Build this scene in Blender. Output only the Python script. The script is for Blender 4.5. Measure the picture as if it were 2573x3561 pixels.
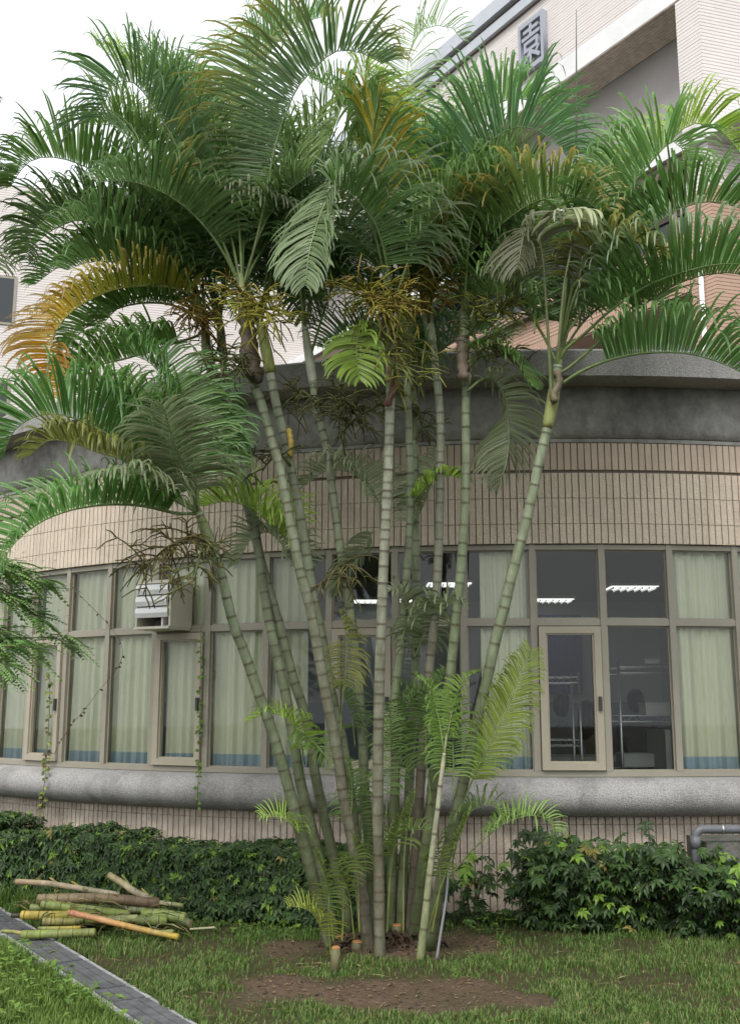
import bpy, bmesh, math, random
from mathutils import Vector, Matrix, noise as mnoise
random.seed(11)
rnd = random.random
def ru(a, b): return a + (b - a) * random.random()
# ---------------------------------------------------------------- scene, camera, light
scene = bpy.context.scene
for o in list(bpy.data.objects): bpy.data.objects.remove(o)
COL = scene.collection
PW, PH = 2573.0, 3561.0
FPX, PITCH, EYE = 3701.9, 0.184633, 1.55
cam_d = bpy.data.cameras.new('camera'); cam = bpy.data.objects.new('camera', cam_d); COL.objects.link(cam)
cam_d.sensor_fit = 'HORIZONTAL'; cam_d.sensor_width = 24.0; cam_d.lens = 24.0 * FPX / PW
cam_d.clip_start = 0.1; cam_d.clip_end = 500
cam.location = (0, 0, EYE); cam.rotation_euler = (math.pi / 2 + PITCH, 0, 0)
scene.camera = cam
scene.render.resolution_x = 739; scene.render.resolution_y = 1024
SUN_EL, SUN_AZ = math.radians(50), math.radians(200)     # overcast noon, light from above and behind the camera
world = bpy.data.worlds.new('World'); scene.world = world; world.use_nodes = True
nt = world.node_tree; nt.nodes.clear()
wo = nt.nodes.new('ShaderNodeOutputWorld'); bg = nt.nodes.new('ShaderNodeBackground')
sky = nt.nodes.new('ShaderNodeTexSky'); sky.sky_type = 'NISHITA'; sky.sun_disc = False
sky.sun_elevation = SUN_EL; sky.sun_rotation = SUN_AZ; sky.air_density = 1.2; sky.dust_density = 6.0; sky.ozone_density = 1.0
hs = nt.nodes.new('ShaderNodeHueSaturation'); hs.inputs['Saturation'].default_value = 0.22
mx = nt.nodes.new('ShaderNodeMix'); mx.data_type = 'RGBA'; mx.inputs[0].default_value = 0.6   # cloud deck over the clear sky
nt.links.new(sky.outputs[0], hs.inputs['Color']); nt.links.new(hs.outputs[0], mx.inputs[6])
mx.inputs[7].default_value = (9.4, 9.7, 10.0, 1)
nt.links.new(mx.outputs[2], bg.inputs[0]); bg.inputs[1].default_value = 0.11
nt.links.new(bg.outputs[0], wo.inputs[0])
sun_d = bpy.data.lights.new('sun', 'SUN'); sun = bpy.data.objects.new('sun', sun_d); COL.objects.link(sun)
sun_d.energy = 1.3; sun_d.angle = math.radians(16); sun_d.color = (1.0, 0.97, 0.92)
sdir = Vector((math.sin(SUN_AZ) * math.cos(SUN_EL), math.cos(SUN_AZ) * math.cos(SUN_EL), math.sin(SUN_EL)))
sun.rotation_euler = sdir.to_track_quat('Z', 'Y').to_euler()
vs = scene.view_settings
vs.view_transform = 'Standard'; vs.look = 'None'; vs.gamma = 1.0; vs.use_curve_mapping = False
vs.exposure = 0.75

# ---------------------------------------------------------------- photo pixels to places
SP, CP = math.sin(PITCH), math.cos(PITCH)
def ray(px, py):
    a = (px - PW / 2) / FPX; b = (PH / 2 - py) / FPX
    return Vector((a, CP - b * SP, SP + b * CP))
def P(px, py, Y):
    r = ray(px, py); return Vector((0, 0, EYE)) + r * (Y / r.y)
def PG(px, py, z=0.0):
    r = ray(px, py); return Vector((0, 0, EYE)) + r * ((z - EYE) / r.z)
CX, CY, R = 1.745, 16.493, 7.875          # the curved wing is a drum round this axis
ZF, ZS, ZC = 2.895, 1.034, 3.784
DTH, TH0 = 0.0719784, 0.0907617
def pol(r, th, z=0.0): return Vector((CX + r * math.sin(th), CY - r * math.cos(th), z))

# ---------------------------------------------------------------- materials
MATS = {}
def newmat(name):
    m = bpy.data.materials.new(name); m.use_nodes = True; m.node_tree.nodes.clear(); MATS[name] = m
    return m, m.node_tree
def pmat(name, col, rough=0.6, spec=0.5, noise=None, nscale=20, bump=0.0, bscale=60, attr=False, trans=0.0, metal=0.0, namt=0.3, stretch=None, detail=6, dirt=None):
    m, t = newmat(name); N, L = t.nodes, t.links
    out = N.new('ShaderNodeOutputMaterial'); p = N.new('ShaderNodeBsdfPrincipled')
    p.inputs['Roughness'].default_value = rough; p.inputs['Specular IOR Level'].default_value = spec; p.inputs['Metallic'].default_value = metal
    if attr:
        a = N.new('ShaderNodeAttribute'); a.attribute_name = 'Col'; csock = a.outputs['Color']
    else:
        rgb = N.new('ShaderNodeRGB'); rgb.outputs[0].default_value = (*col, 1); csock = rgb.outputs[0]
    tc = N.new('ShaderNodeNewGeometry'); vec = tc.outputs['Position']
    if stretch:
        mp = N.new('ShaderNodeMapping'); mp.inputs['Scale'].default_value = stretch; L.new(vec, mp.inputs[0]); vec = mp.outputs[0]
    if noise:
        nz = N.new('ShaderNodeTexNoise'); nz.inputs['Scale'].default_value = nscale; nz.inputs['Detail'].default_value = detail; nz.inputs['Roughness'].default_value = 0.65
        L.new(vec, nz.inputs['Vector'])
        mr = N.new('ShaderNodeMapRange'); mr.inputs[1].default_value = 0.38; mr.inputs[2].default_value = 0.68
        L.new(nz.outputs[0], mr.inputs[0])
        mm = N.new('ShaderNodeMix'); mm.data_type = 'RGBA'
        mfac = N.new('ShaderNodeMath'); mfac.operation = 'MULTIPLY'; mfac.inputs[1].default_value = namt
        L.new(mr.outputs[0], mfac.inputs[0]); L.new(mfac.outputs[0], mm.inputs[0]); L.new(csock, mm.inputs[6])
        mm.inputs[7].default_value = (*noise, 1); csock = mm.outputs[2]
    if dirt:
        dc, dsc, dam, dst = dirt
        mp2 = N.new('ShaderNodeMapping'); mp2.inputs['Scale'].default_value = dst; L.new(tc.outputs['Position'], mp2.inputs[0])
        n2 = N.new('ShaderNodeTexNoise'); n2.inputs['Scale'].default_value = dsc; n2.inputs['Detail'].default_value = 7; n2.inputs['Roughness'].default_value = 0.7; L.new(mp2.outputs[0], n2.inputs['Vector'])
        r2 = N.new('ShaderNodeMapRange'); r2.inputs[1].default_value = 0.47; r2.inputs[2].default_value = 0.7; L.new(n2.outputs[0], r2.inputs[0])
        m2 = N.new('ShaderNodeMath'); m2.operation = 'MULTIPLY'; m2.inputs[1].default_value = dam; L.new(r2.outputs[0], m2.inputs[0])
        x2 = N.new('ShaderNodeMix'); x2.data_type = 'RGBA'; L.new(m2.outputs[0], x2.inputs[0]); L.new(csock, x2.inputs[6]); x2.inputs[7].default_value = (*dc, 1); csock = x2.outputs[2]
    L.new(csock, p.inputs['Base Color'])
    if bump:
        bz = N.new('ShaderNodeTexNoise'); bz.inputs['Scale'].default_value = bscale; bz.inputs['Detail'].default_value = 4; L.new(vec, bz.inputs['Vector'])
        bp = N.new('ShaderNodeBump'); bp.inputs['Strength'].default_value = bump; bp.inputs['Distance'].default_value = 0.02
        L.new(bz.outputs[0], bp.inputs['Height']); L.new(bp.outputs[0], p.inputs['Normal'])
    if trans:
        tl = N.new('ShaderNodeBsdfTranslucent'); L.new(csock, tl.inputs[0]); ms = N.new('ShaderNodeMixShader'); ms.inputs[0].default_value = trans
        L.new(p.outputs[0], ms.inputs[1]); L.new(tl.outputs[0], ms.inputs[2]); L.new(ms.outputs[0], out.inputs[0])
    else: L.new(p.outputs[0], out.inputs[0])
    return m
pmat('leaf', (0, 0, 0), 0.36, 0.5, attr=True, noise=(0.05, 0.1, 0.03), nscale=9, namt=0.15, trans=0.5)
pmat('leaf_matte', (0, 0, 0), 0.5, 0.35, attr=True, noise=(0.03, 0.06, 0.015), nscale=14, namt=0.3, trans=0.22)
pmat('cane', (0, 0, 0), 0.55, 0.35, attr=True, noise=(0.045, 0.045, 0.02), nscale=15, namt=0.6, bump=0.3, bscale=45, stretch=(1, 1, 0.4), dirt=((0.3, 0.32, 0.24), 7, .3, (1.6, 1.6, .7)))
pmat('grass', (0, 0, 0), 0.55, 0.3, attr=True, trans=0.3)
pmat('soil', (0, 0, 0), 0.95, 0.1, attr=True, noise=(0.05, 0.033, 0.023), nscale=24, namt=0.7, bump=0.9, bscale=45)
pmat('granite', (0.38, 0.37, 0.36), 0.8, 0.25, noise=(0.09, 0.085, 0.08), nscale=85, namt=0.6, bump=0.5, bscale=100, detail=3, dirt=((0.1, 0.098, 0.09), 2.2, .6, (1.5, 1.5, .5)))
pmat('concrete', (0.4, 0.395, 0.38), 0.9, 0.15, noise=(0.17, 0.165, 0.155), nscale=9, namt=0.6, dirt=((0.055, 0.053, 0.048), 1.1, .7, (1, 1, .55)), bump=0.35, bscale=35)
pmat('tile', (0.64, 0.55, 0.44), 0.6, 0.35, noise=(0.53, 0.45, 0.365), nscale=7, namt=0.6, bump=0.6, bscale=70, dirt=((0.3, 0.25, 0.2), 3.0, .4, (2.2, 2.2, .35)))
pmat('tile_salmon', (0.52, 0.43, 0.345), 0.6, 0.35, noise=(0.45, 0.36, 0.285), nscale=5, namt=0.6, bump=0.3, bscale=60, dirt=((0.3, 0.25, 0.2), 3.0, .4, (2.2, 2.2, .35)))
pmat('tile_base', (0.58, 0.5, 0.415), 0.65, 0.3, noise=(0.3, 0.24, 0.19), nscale=6, namt=0.7, bump=0.5, bscale=70, dirt=((0.3, 0.25, 0.2), 3.0, .4, (2.2, 2.2, .35)))
pmat('joint', (0.19, 0.155, 0.125), 0.9, 0.1, noise=(0.12, 0.1, 0.08), nscale=8, namt=0.5)
pmat('tile_upper', (0.67, 0.625, 0.6), 0.5, 0.4, noise=(0.6, 0.555, 0.535), nscale=2.5, namt=0.6)  # pale tone has the bright sky exposure put into the colour
pmat('tile_shaded', (0.44, 0.3, 0.225), 0.6, 0.3, noise=(0.37, 0.245, 0.18), nscale=2.5, namt=0.7)  # salmon tile, with the shade on the lower storey put into its colour
pmat('joint_upper', (0.3, 0.27, 0.26), 0.9, 0.1)
pmat('joint_brick', (0.13, 0.07, 0.05), 0.9, 0.1)
pmat('pale_concrete', (0.74, 0.74, 0.74), 0.8, 0.2, noise=(0.6, 0.6, 0.6), nscale=1.5, namt=0.7)
pmat('coping', (0.47, 0.5, 0.54), 0.7, 0.3, noise=(0.38, 0.41, 0.45), nscale=2, namt=0.6)
pmat('plaster', (0.36, 0.34, 0.33), 0.85, 0.2, noise=(0.3, 0.285, 0.275), nscale=1.2, namt=0.6)
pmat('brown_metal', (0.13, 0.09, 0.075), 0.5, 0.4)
pmat('sign_metal', (0.3, 0.32, 0.37), 0.45, 0.5)
pmat('frame', (0.29, 0.27, 0.215), 0.45, 0.5, noise=(0.24, 0.22, 0.175), nscale=5, namt=0.5)
pmat('frame_light', (0.36, 0.325, 0.25), 0.42, 0.5, noise=(0.3, 0.27, 0.21), nscale=5, namt=0.5)
pmat('seal', (0.03, 0.03, 0.028), 0.7, 0.3)
pmat('curtain', (0.88, 0.88, 0.7), 0.85, 0.1, noise=(0.76, 0.78, 0.64), nscale=1.3, namt=0.7, trans=0.1)
pmat('hem', (0.5, 0.63, 0.72), 0.85, 0.1, trans=0.2)
pmat('white_metal', (0.78, 0.79, 0.79), 0.4, 0.5, noise=(0.66, 0.67, 0.67), nscale=7, namt=0.5)
pmat('cream_metal', (0.6, 0.57, 0.48), 0.5, 0.4, noise=(0.48, 0.45, 0.37), nscale=7, namt=0.5)
pmat('dark_metal', (0.05, 0.05, 0.05), 0.6, 0.3)
pmat('chrome', (0.5, 0.5, 0.5), 0.35, 0.5, metal=0.9)
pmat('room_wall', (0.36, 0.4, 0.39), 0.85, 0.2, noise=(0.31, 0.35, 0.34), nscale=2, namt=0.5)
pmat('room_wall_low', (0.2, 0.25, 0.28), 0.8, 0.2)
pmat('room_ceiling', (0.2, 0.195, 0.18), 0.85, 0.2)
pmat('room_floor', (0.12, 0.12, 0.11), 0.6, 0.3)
pmat('blue_cloth', (0.06, 0.09, 0.17), 0.9, 0.1)
pmat('carton', (0.38, 0.39, 0.38), 0.7, 0.2)
pmat('skin', (0.42, 0.26, 0.18), 0.55, 0.4); pmat('hair', (0.008, 0.007, 0.006), 0.4, 0.4)
pmat('shirt_grey', (0.16, 0.16, 0.17), 0.9, 0.1); pmat('shirt_olive', (0.13, 0.13, 0.09), 0.9, 0.1); pmat('trousers', (0.03, 0.035, 0.05), 0.9, 0.1)
pmat('pvc', (0.12, 0.123, 0.135), 0.45, 0.4, noise=(0.08, 0.082, 0.085), nscale=9, namt=0.6)
pmat('white_pvc', (0.17, 0.17, 0.18), 0.45, 0.4)
pmat('slab', (0.12, 0.124, 0.132), 0.85, 0.25, noise=(0.06, 0.062, 0.06), nscale=12, namt=0.8, bump=0.5, bscale=80)
pmat('slab_line', (0.4, 0.405, 0.41), 0.85, 0.2, noise=(0.1, 0.1, 0.095), nscale=14, namt=0.85, bump=0.4, bscale=70)
pmat('block', (0.13, 0.128, 0.115), 0.9, 0.15, noise=(0.045, 0.05, 0.035), nscale=5, namt=0.8, bump=0.6, bscale=40)
pmat('bark', (0.15, 0.12, 0.085), 0.9, 0.15, noise=(0.07, 0.055, 0.04), nscale=30, namt=0.7, bump=0.6, bscale=50)
pmat('root_bark', (0.05, 0.035, 0.025), 0.95, 0.1, noise=(0.09, 0.06, 0.04), nscale=30, namt=0.6, bump=0.5, bscale=50)
pmat('cut_wood', (0.4, 0.19, 0.07), 0.8, 0.2, noise=(0.2, 0.08, 0.03), nscale=50, namt=0.6)
def glassmat():
    m, t = newmat('glass'); N, L = t.nodes, t.links
    out = N.new('ShaderNodeOutputMaterial'); tr = N.new('ShaderNodeBsdfTransparent'); tr.inputs[0].default_value = (0.93, 0.96, 0.945, 1)
    gl = N.new('ShaderNodeBsdfGlossy'); gl.inputs['Roughness'].default_value = 0.02; gl.inputs[0].default_value = (1, 1, 1, 1)
    fr = N.new('ShaderNodeFresnel'); fr.inputs[0].default_value = 1.5
    ml = N.new('ShaderNodeMath'); ml.operation = 'MULTIPLY_ADD'; ml.inputs[1].default_value = 1.0; ml.inputs[2].default_value = 0.0
    ms = N.new('ShaderNodeMixShader'); L.new(fr.outputs[0], ml.inputs[0]); L.new(ml.outputs[0], ms.inputs[0])
    L.new(tr.outputs[0], ms.inputs[1]); L.new(gl.outputs[0], ms.inputs[2]); L.new(ms.outputs[0], out.inputs[0])
glassmat()
pmat('dark_glass', (0.02, 0.025, 0.03), 0.08, 0.6)
def emit(name, col, s):
    m, t = newmat(name); e = t.nodes.new('ShaderNodeEmission'); e.inputs[0].default_value = (*col, 1); e.inputs[1].default_value = s
    o = t.nodes.new('ShaderNodeOutputMaterial'); t.links.new(e.outputs[0], o.inputs[0])
emit('lamp', (1, 0.99, 0.96), 1.1)

# ---------------------------------------------------------------- mesh helpers
class MB:
    def __init__(s): s.v = []; s.f = []; s.c = []
    def add(s, vs, fs, col=(1, 1, 1)):
        n = len(s.v); s.v.extend(vs); s.f.extend([tuple(i + n for i in f) for f in fs])
        s.c.extend(col if isinstance(col, list) else [col] * len(vs))
    def box(s, x0, x1, y0, y1, z0, z1, col=(1, 1, 1), fn=None):
        vs = [Vector((x, y, z)) for x in (x0, x1) for y in (y0, y1) for z in (z0, z1)]
        if fn: vs = [fn(*v) for v in vs]
        s.add(vs, [(0, 1, 3, 2), (4, 6, 7, 5), (0, 4, 5, 1), (2, 3, 7, 6), (0, 2, 6, 4), (1, 5, 7, 3)], col)
    def tube(s, pts, rad, n=8, col=(1, 1, 1), caps=True, flat=1.0):
        m = len(pts); rad = rad if isinstance(rad, (list, tuple)) else [rad] * m
        cols = col if isinstance(col, list) else [col] * m
        vs = []; cs = []; prev = None
        for i, p in enumerate(pts):
            t = (pts[min(i + 1, m - 1)] - pts[max(i - 1, 0)])
            t = t.normalized() if t.length > 1e-9 else Vector((0, 0, 1))
            if prev is None:
                a = Vector((0, 1, 0)) if abs(t.y) < 0.9 else Vector((1, 0, 0)); u = (a - t * a.dot(t)).normalized()
            else:
                u = prev - t * prev.dot(t); u = u.normalized() if u.length > 1e-6 else Vector((1, 0, 0))
            prev = u; w = t.cross(u)
            for k in range(n):
                an = 2 * math.pi * k / n
                vs.append(p + (u * math.cos(an) * flat + w * math.sin(an)) * rad[i]); cs.append(cols[i])
        fs = [(i * n + k, i * n + (k + 1) % n, (i + 1) * n + (k + 1) % n, (i + 1) * n + k) for i in range(m - 1) for k in range(n)]
        if caps: fs += [tuple(range(n - 1, -1, -1)), tuple((m - 1) * n + k for k in range(n))]
        s.add(vs, fs, cs)
    def mesh(s, name, mat, org=Vector((0, 0, 0)), smooth=False):
        me = bpy.data.meshes.new(name); me.from_pydata([tuple(v - org) for v in s.v], [], s.f)
        ca = me.color_attributes.new('Col', 'FLOAT_COLOR', 'POINT')
        flat = []
        for c in s.c: flat += [c[0], c[1], c[2], 1.0]
        ca.data.foreach_set('color', flat)
        if smooth: me.polygons.foreach_set('use_smooth', [True] * len(me.polygons))
        me.materials.append(MATS[mat]); me.update(); return me
    def build(s, name, mat, parent=None, smooth=False):
        org = root_loc(parent)
        o = bpy.data.objects.new(name, s.mesh(name, mat, org, smooth)); COL.objects.link(o)
        if parent: o.parent = parent
        return o
def root_loc(p):
    v = Vector((0, 0, 0))
    while p is not None: v = v + p.location; p = p.parent
    return v
def tag(o, label=None, cat=None, group=None, kind=None):
    if label: o['label'] = label
    if cat: o['category'] = cat
    if group: o['group'] = group
    if kind: o['kind'] = kind
    return o
def thing(name, loc, label, cat, group=None):
    o = bpy.data.objects.new(name, None); o.empty_display_size = 0.1; COL.objects.link(o); o.location = loc
    return tag(o, label, cat, group)
def put(name, me, parent, loc, rz=0.0):            # an object sharing mesh data
    o = bpy.data.objects.new(name, me); COL.objects.link(o); o.parent = parent
    o.location = Vector(loc) - root_loc(parent); o.rotation_euler = (0, 0, rz); return o
def sector(mb, prof, t0, t1, n, closed=True, col=(1, 1, 1)):
    m = len(prof); vs = []
    for i in range(n + 1):
        th = t0 + (t1 - t0) * i / n
        for r, z in prof: vs.append(pol(r, th, z))
    rng = range(m) if closed else range(m - 1)
    fs = [(i * m + k, (i + 1) * m + k, (i + 1) * m + (k + 1) % m, i * m + (k + 1) % m) for i in range(n) for k in rng]
    if closed: fs += [tuple(range(m)), tuple(n * m + k for k in range(m - 1, -1, -1))]
    mb.add(vs, fs, col)
def spline(pts, n):
    """Catmull-Rom through pts, n samples evenly along."""
    q = [pts[0] * 2 - pts[1]] + list(pts) + [pts[-1] * 2 - pts[-2]]
    dense = []
    for i in range(1, len(q) - 2):
        for k in range(12):
            t = k / 12; a, b, c, d = q[i - 1], q[i], q[i + 1], q[i + 2]
            dense.append(0.5 * ((2 * b) + (c - a) * t + (2 * a - 5 * b + 4 * c - d) * t * t + (3 * b - a - 3 * c + d) * t ** 3))
    dense.append(pts[-1]); L = [0]
    for i in range(1, len(dense)): L.append(L[-1] + (dense[i] - dense[i - 1]).length)
    out = []; j = 0
    for k in range(n):
        s = L[-1] * k / (n - 1)
        while j < len(L) - 2 and L[j + 1] < s: j += 1
        d = L[j + 1] - L[j]; out.append(dense[j].lerp(dense[j + 1], (s - L[j]) / d if d > 0 else 0))
    return out, L[-1]
def mixc(a, b, t): t = max(0, min(1, t)); return tuple(a[i] + (b[i] - a[i]) * t for i in range(3))
def jit(c, a): k = 1 + ru(-a, a); return (c[0] * k, c[1] * k, c[2] * k)

# ---------------------------------------------------------------- ground
TH_A, TH_B = -0.98, 0.62
DRD = Vector((0.545, -0.838, 0)); DRN = Vector((0.838, 0.545, 0))
def on_drain(x, y, m=0.0): q = x * DRN.x + y * DRN.y; return 2.085 - m < q < 2.395 + m
def dirt(x, y):
    a = ((x - 0.05) / .82) ** 2 + ((y - 6.25) / 0.45) ** 2
    b = ((x - 0.1) / 0.65) ** 2 + ((y - 7.5) / 0.42) ** 2
    v = min(a, b) + 1.5 * mnoise.noise(Vector((x * 2.3, y * 2.3, 1.7))) + 0.35 * mnoise.noise(Vector((x * 7, y * 7, 4)))
    return max(0, min(1, (1.3 - v) / 1.3))
def gz(x, y):
    return 0.02 * mnoise.noise(Vector((x * 1.3, y * 1.3, 0))) + 0.012 * mnoise.noise(Vector((x * 4, y * 4, 9)))
def axis(a, b, st, far): return [-far, -far * .5, a - 6] + [a + st * i for i in range(int((b - a) / st) + 1)] + [b + 6, far * .5, far]
gx = axis(-5, 5, 0.07, 90); gy = axis(3.5, 11, 0.07, 90)
mb = MB(); vs = []; cs = []
for y in gy:
    for x in gx:
        near = -5.2 < x < 5.2 and 3.4 < y < 11.2
        d = dirt(x, y) if near else 0
        z = gz(x, y) + 0.03 * d - (0.04 if (near and on_drain(x, y, 0.03)) else 0) if near else 0
        if near and ((x - CX) ** 2 + (y - CY) ** 2) < (R + 0.03) ** 2: z = -0.03
        vs.append(Vector((x, y, z)))
        g = mixc((0.045, 0.055, 0.022), (0.07, 0.06, 0.03), 0.5 + 0.6 * mnoise.noise(Vector((x * 3, y * 3, 3))))
        cs.append(mixc(g, (0.125, 0.085, 0.06), d))
nx = len(gx)
mb.add(vs, [(j * nx + i, j * nx + i + 1, (j + 1) * nx + i + 1, (j + 1) * nx + i) for j in range(len(gy) - 1) for i in range(nx - 1)], cs)
tag(mb.build('ground', 'soil', smooth=True), kind='structure')

# ---------------------------------------------------------------- curved ground-floor wing
wing = thing('curved_wing', (CX, CY, 0), 'curved single storey wing with beige tiles, window band and granite sill', 'building')
mb = MB(); sector(mb, [(R - 0.012, -0.1), (R - 0.012, 0.76), (R - 0.16, 0.76), (R - 0.16, -0.1)], TH_A, TH_B, 60); base_wall = mb.build('base_wall', 'joint', wing)
mb = MB()
prof = [(R - 0.1, 1.03), (R + 0.03, ZS)] + [(R + 0.03 + 0.2 * math.sin(a), 0.885 + 0.147 * math.cos(a)) for a in [math.pi * k / 12 for k in range(1, 12)]] + [(R + 0.03, 0.735), (R - 0.1, 0.735)]
sector(mb, prof, TH_A, TH_B, 90); gs = mb.build('granite_sill', 'granite', wing, True); gs['label'] = 'rounded speckled granite sill under the windows'
mb = MB(); sector(mb, [(R - 0.012, ZF), (R - 0.012, ZC), (R - 0.2, ZC), (R - 0.2, ZF)], TH_A, TH_B, 60); fascia = mb.build('fascia', 'joint', wing)
mb = MB(); cv = [(R + 0.02, ZC + 0.002), (R + 0.035, ZC + 0.1), (R + 0.05, ZC + 0.25), (R + 0.07, ZC + 0.429)]
sector(mb, [(R - 0.2, ZC + 0.002)] + cv + [(R - 0.2, ZC + 0.429)], TH_A, TH_B, 80); cove = mb.build('concrete_cove', 'concrete', wing, True)
mb = MB(); R2 = R + 0.37
sector(mb, [(R2, 4.215), (R2, 4.425), (R2 - 0.02, 4.445), (R - 0.1, 4.445), (R - 0.1, 4.215)], TH_A, TH_B, 80); mb.build('granite_parapet', 'granite', wing)
mb = MB(); sector(mb, [(0.5, 4.0), (R - 0.21, 4.0), (R - 0.21, 4.21), (0.5, 4.21)], TH_A, TH_B, 40); mb.build('roof_slab', 'concrete', wing)
mb = MB(); sector(mb, [(R - 0.005, ZC - 0.035), (R + 0.012, ZC - 0.035), (R + 0.012, ZC - 0.004), (R - 0.005, ZC - 0.004)], TH_A, TH_B, 60); mb.build('drip_strip', 'concrete', wing)
# tiles: ten to a bay, each with its joint
TP = DTH / 10
def tile_mesh(h, mat, w=0.0495, d=0.017, n='tile'):
    mb = MB(); c = 0.003
    mb.v = [Vector(p) for p in [(-w / 2, 0, 0), (w / 2, 0, 0), (w / 2, 0, h), (-w / 2, 0, h), (-w / 2, -d + c, 0), (w / 2, -d + c, 0), (w / 2, -d + c, h), (-w / 2, -d + c, h),
            (-w / 2 + c, -d, c), (w / 2 - c, -d, c), (w / 2 - c, -d, h - c), (-w / 2 + c, -d, h - c)]]
    mb.f = [(0, 1, 5, 4), (1, 2, 6, 5), (2, 3, 7, 6), (3, 0, 4, 7), (4, 5, 9, 8), (5, 6, 10, 9), (6, 7, 11, 10), (7, 4, 8, 11), (8, 9, 10, 11)]
    mb.c = [(1, 1, 1)] * 12; return mb
rows = [(base_wall, 'tile_base', [(0.0, .222), (.225, .222), (.45, .222), (.675, .07)], 0.0), (fascia, 'tile', [(ZF, .162), (3.06, .212), (3.275, .212)], 0.012), (fascia, 'tile_salmon', [(3.515, .23)], 0.0)]
cand = []
for pr, mat, rr, off in rows:
    for z, h in rr:
        tm = tile_mesh(h, mat); shared = tm.mesh('tile', mat)
        k = 0; th = TH0 + 6 * DTH
        while th > TH_A + 0.02:
            th = TH0 + 6 * DTH - (k + 0.5) * TP; k += 1
            q = pol(R, th, z); px = q.x / q.y
            occl = 0.25 if (-0.14 < px < 0.13) else 0
            vis = 3 if abs(px) > 0.38 else 0
            cand.append((q.length + occl + vis + (2 if z > 3.5 else 0.3 if h < .1 else 0), pr, mat, z, h, th, off, shared, tm))
cand.sort(key=lambda c: c[0])
rest = {}
for i, (s, pr, mat, z, h, th, off, shared, tm) in enumerate(cand):
    rr_ = R - 0.012 + off + ru(-0.0015, 0.0015)
    if i < 300: put('tile', shared, pr, pol(rr_, th, z), th)
    else:
        m_ = rest.setdefault((pr.name, mat), (pr, MB()))[1]
        mt = Matrix.Translation(pol(rr_, th, z)) @ Matrix.Rotation(th, 4, 'Z')
        m_.add([mt @ v for v in tm.v], tm.f)
for (nm, mat), (pr, m_) in rest.items(): tag(m_.build('tiles', mat, pr), kind='stuff')
# window bays
BW = 2 * R * math.sin(DTH / 2); HB = BW / 2
ZT = 2.255
def bay_frame():
    mb = MB(); w = 0.026; d0, d1 = -0.02, 0.07
    mb.box(-HB - w, -HB + w, d0, d1, ZS + .045, ZF - 0.002)                      # mullion
    mb.box(-HB + w, HB - w, d0 + .004, d1, ZS + .002, ZS + 0.045)                 # sill rail
    mb.box(-HB - w, -HB + w, d0 + .004, d1, ZS + .002, ZS + 0.0449)
    mb.box(-HB + w, HB - w, d0 + .004, d1, ZF - 0.045, ZF - 0.004)
    mb.box(-HB + w, HB - w, d0 + .006, d1, ZT - 0.027, ZT + 0.027)
    g = 0.012                                                                     # glazing beads
    for z0, z1 in ((ZS + .045, ZT - .027), (ZT + .027, ZF - .045)):
        mb.box(-HB + w, -HB + w + g, 0.012, 0.03, z0, z1); mb.box(HB - w - g, HB - w, 0.012, 0.03, z0, z1)
        mb.box(-HB + w + g, HB - w - g, 0.013, 0.03, z0, z0 + g); mb.box(-HB + w + g, HB - w - g, 0.013, 0.03, z1 - g, z1)
    return mb
def casement():
    mb = MB(); x0, x1, z0, z1 = -HB + .034, HB - .034, ZS + .053, ZT - .036; w = 0.055
    for a, b, c, d in ((x0, x0 + w, z0, z1), (x1 - w, x1, z0, z1), (x0 + w, x1 - w, z0, z0 + w), (x0 + w, x1 - w, z1 - w, z1)): mb.box(a, b, -0.045, 0.03, c, d)
    g = .014
    for a, b, c, d in ((x0 + w, x0 + w + g, z0 + w, z1 - w), (x1 - w - g, x1 - w, z0 + w, z1 - w), (x0 + w + g, x1 - w - g, z0 + w, z0 + w + g), (x0 + w + g, x1 - w - g, z1 - w - g, z1 - w)): mb.box(a, b, -0.028, 0.02, c, d)
    return mb
me_frame = bay_frame().mesh('window', 'frame'); me_case = casement().mesh('casement', 'frame_light')
def quad(x0, x1, z0, z1, y=0.02):
    mb = MB(); mb.add([Vector((x0, y, z0)), Vector((x1, y, z0)), Vector((x1, y, z1)), Vector((x0, y, z1))], [(0, 1, 2, 3)]); return mb
me_up = quad(-HB + .026, HB - .026, ZT + .02, ZF - .04).mesh('pane', 'glass'); me_lo = quad(-HB + .026, HB - .026, ZS + .04, ZT - .02).mesh('pane', 'glass')
me_cp = quad(-HB + .085, HB - .085, ZS + .1, ZT - .085, 0.0).mesh('pane', 'glass')
def kid(name, me, par):
    o = bpy.data.objects.new(name, me); COL.objects.link(o); o.parent = par; return o
for k in range(-5, 14):
    th = TH0 - (k + 0.5) * DTH
    w = put('window', me_frame, wing, pol(R - 0.035, th, 0), th)
    kid('pane', me_up, w)
    if k % 3 == 1:
        kid('casement', me_case, w); kid('pane', me_cp, w)
        hb = MB(); hb.box(HB - .075, HB - .05, -0.07, -0.045, 1.55, 1.66); kid('handle', hb.mesh('handle', 'dark_metal'), w)
    else: kid('pane', me_lo, w)
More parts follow.
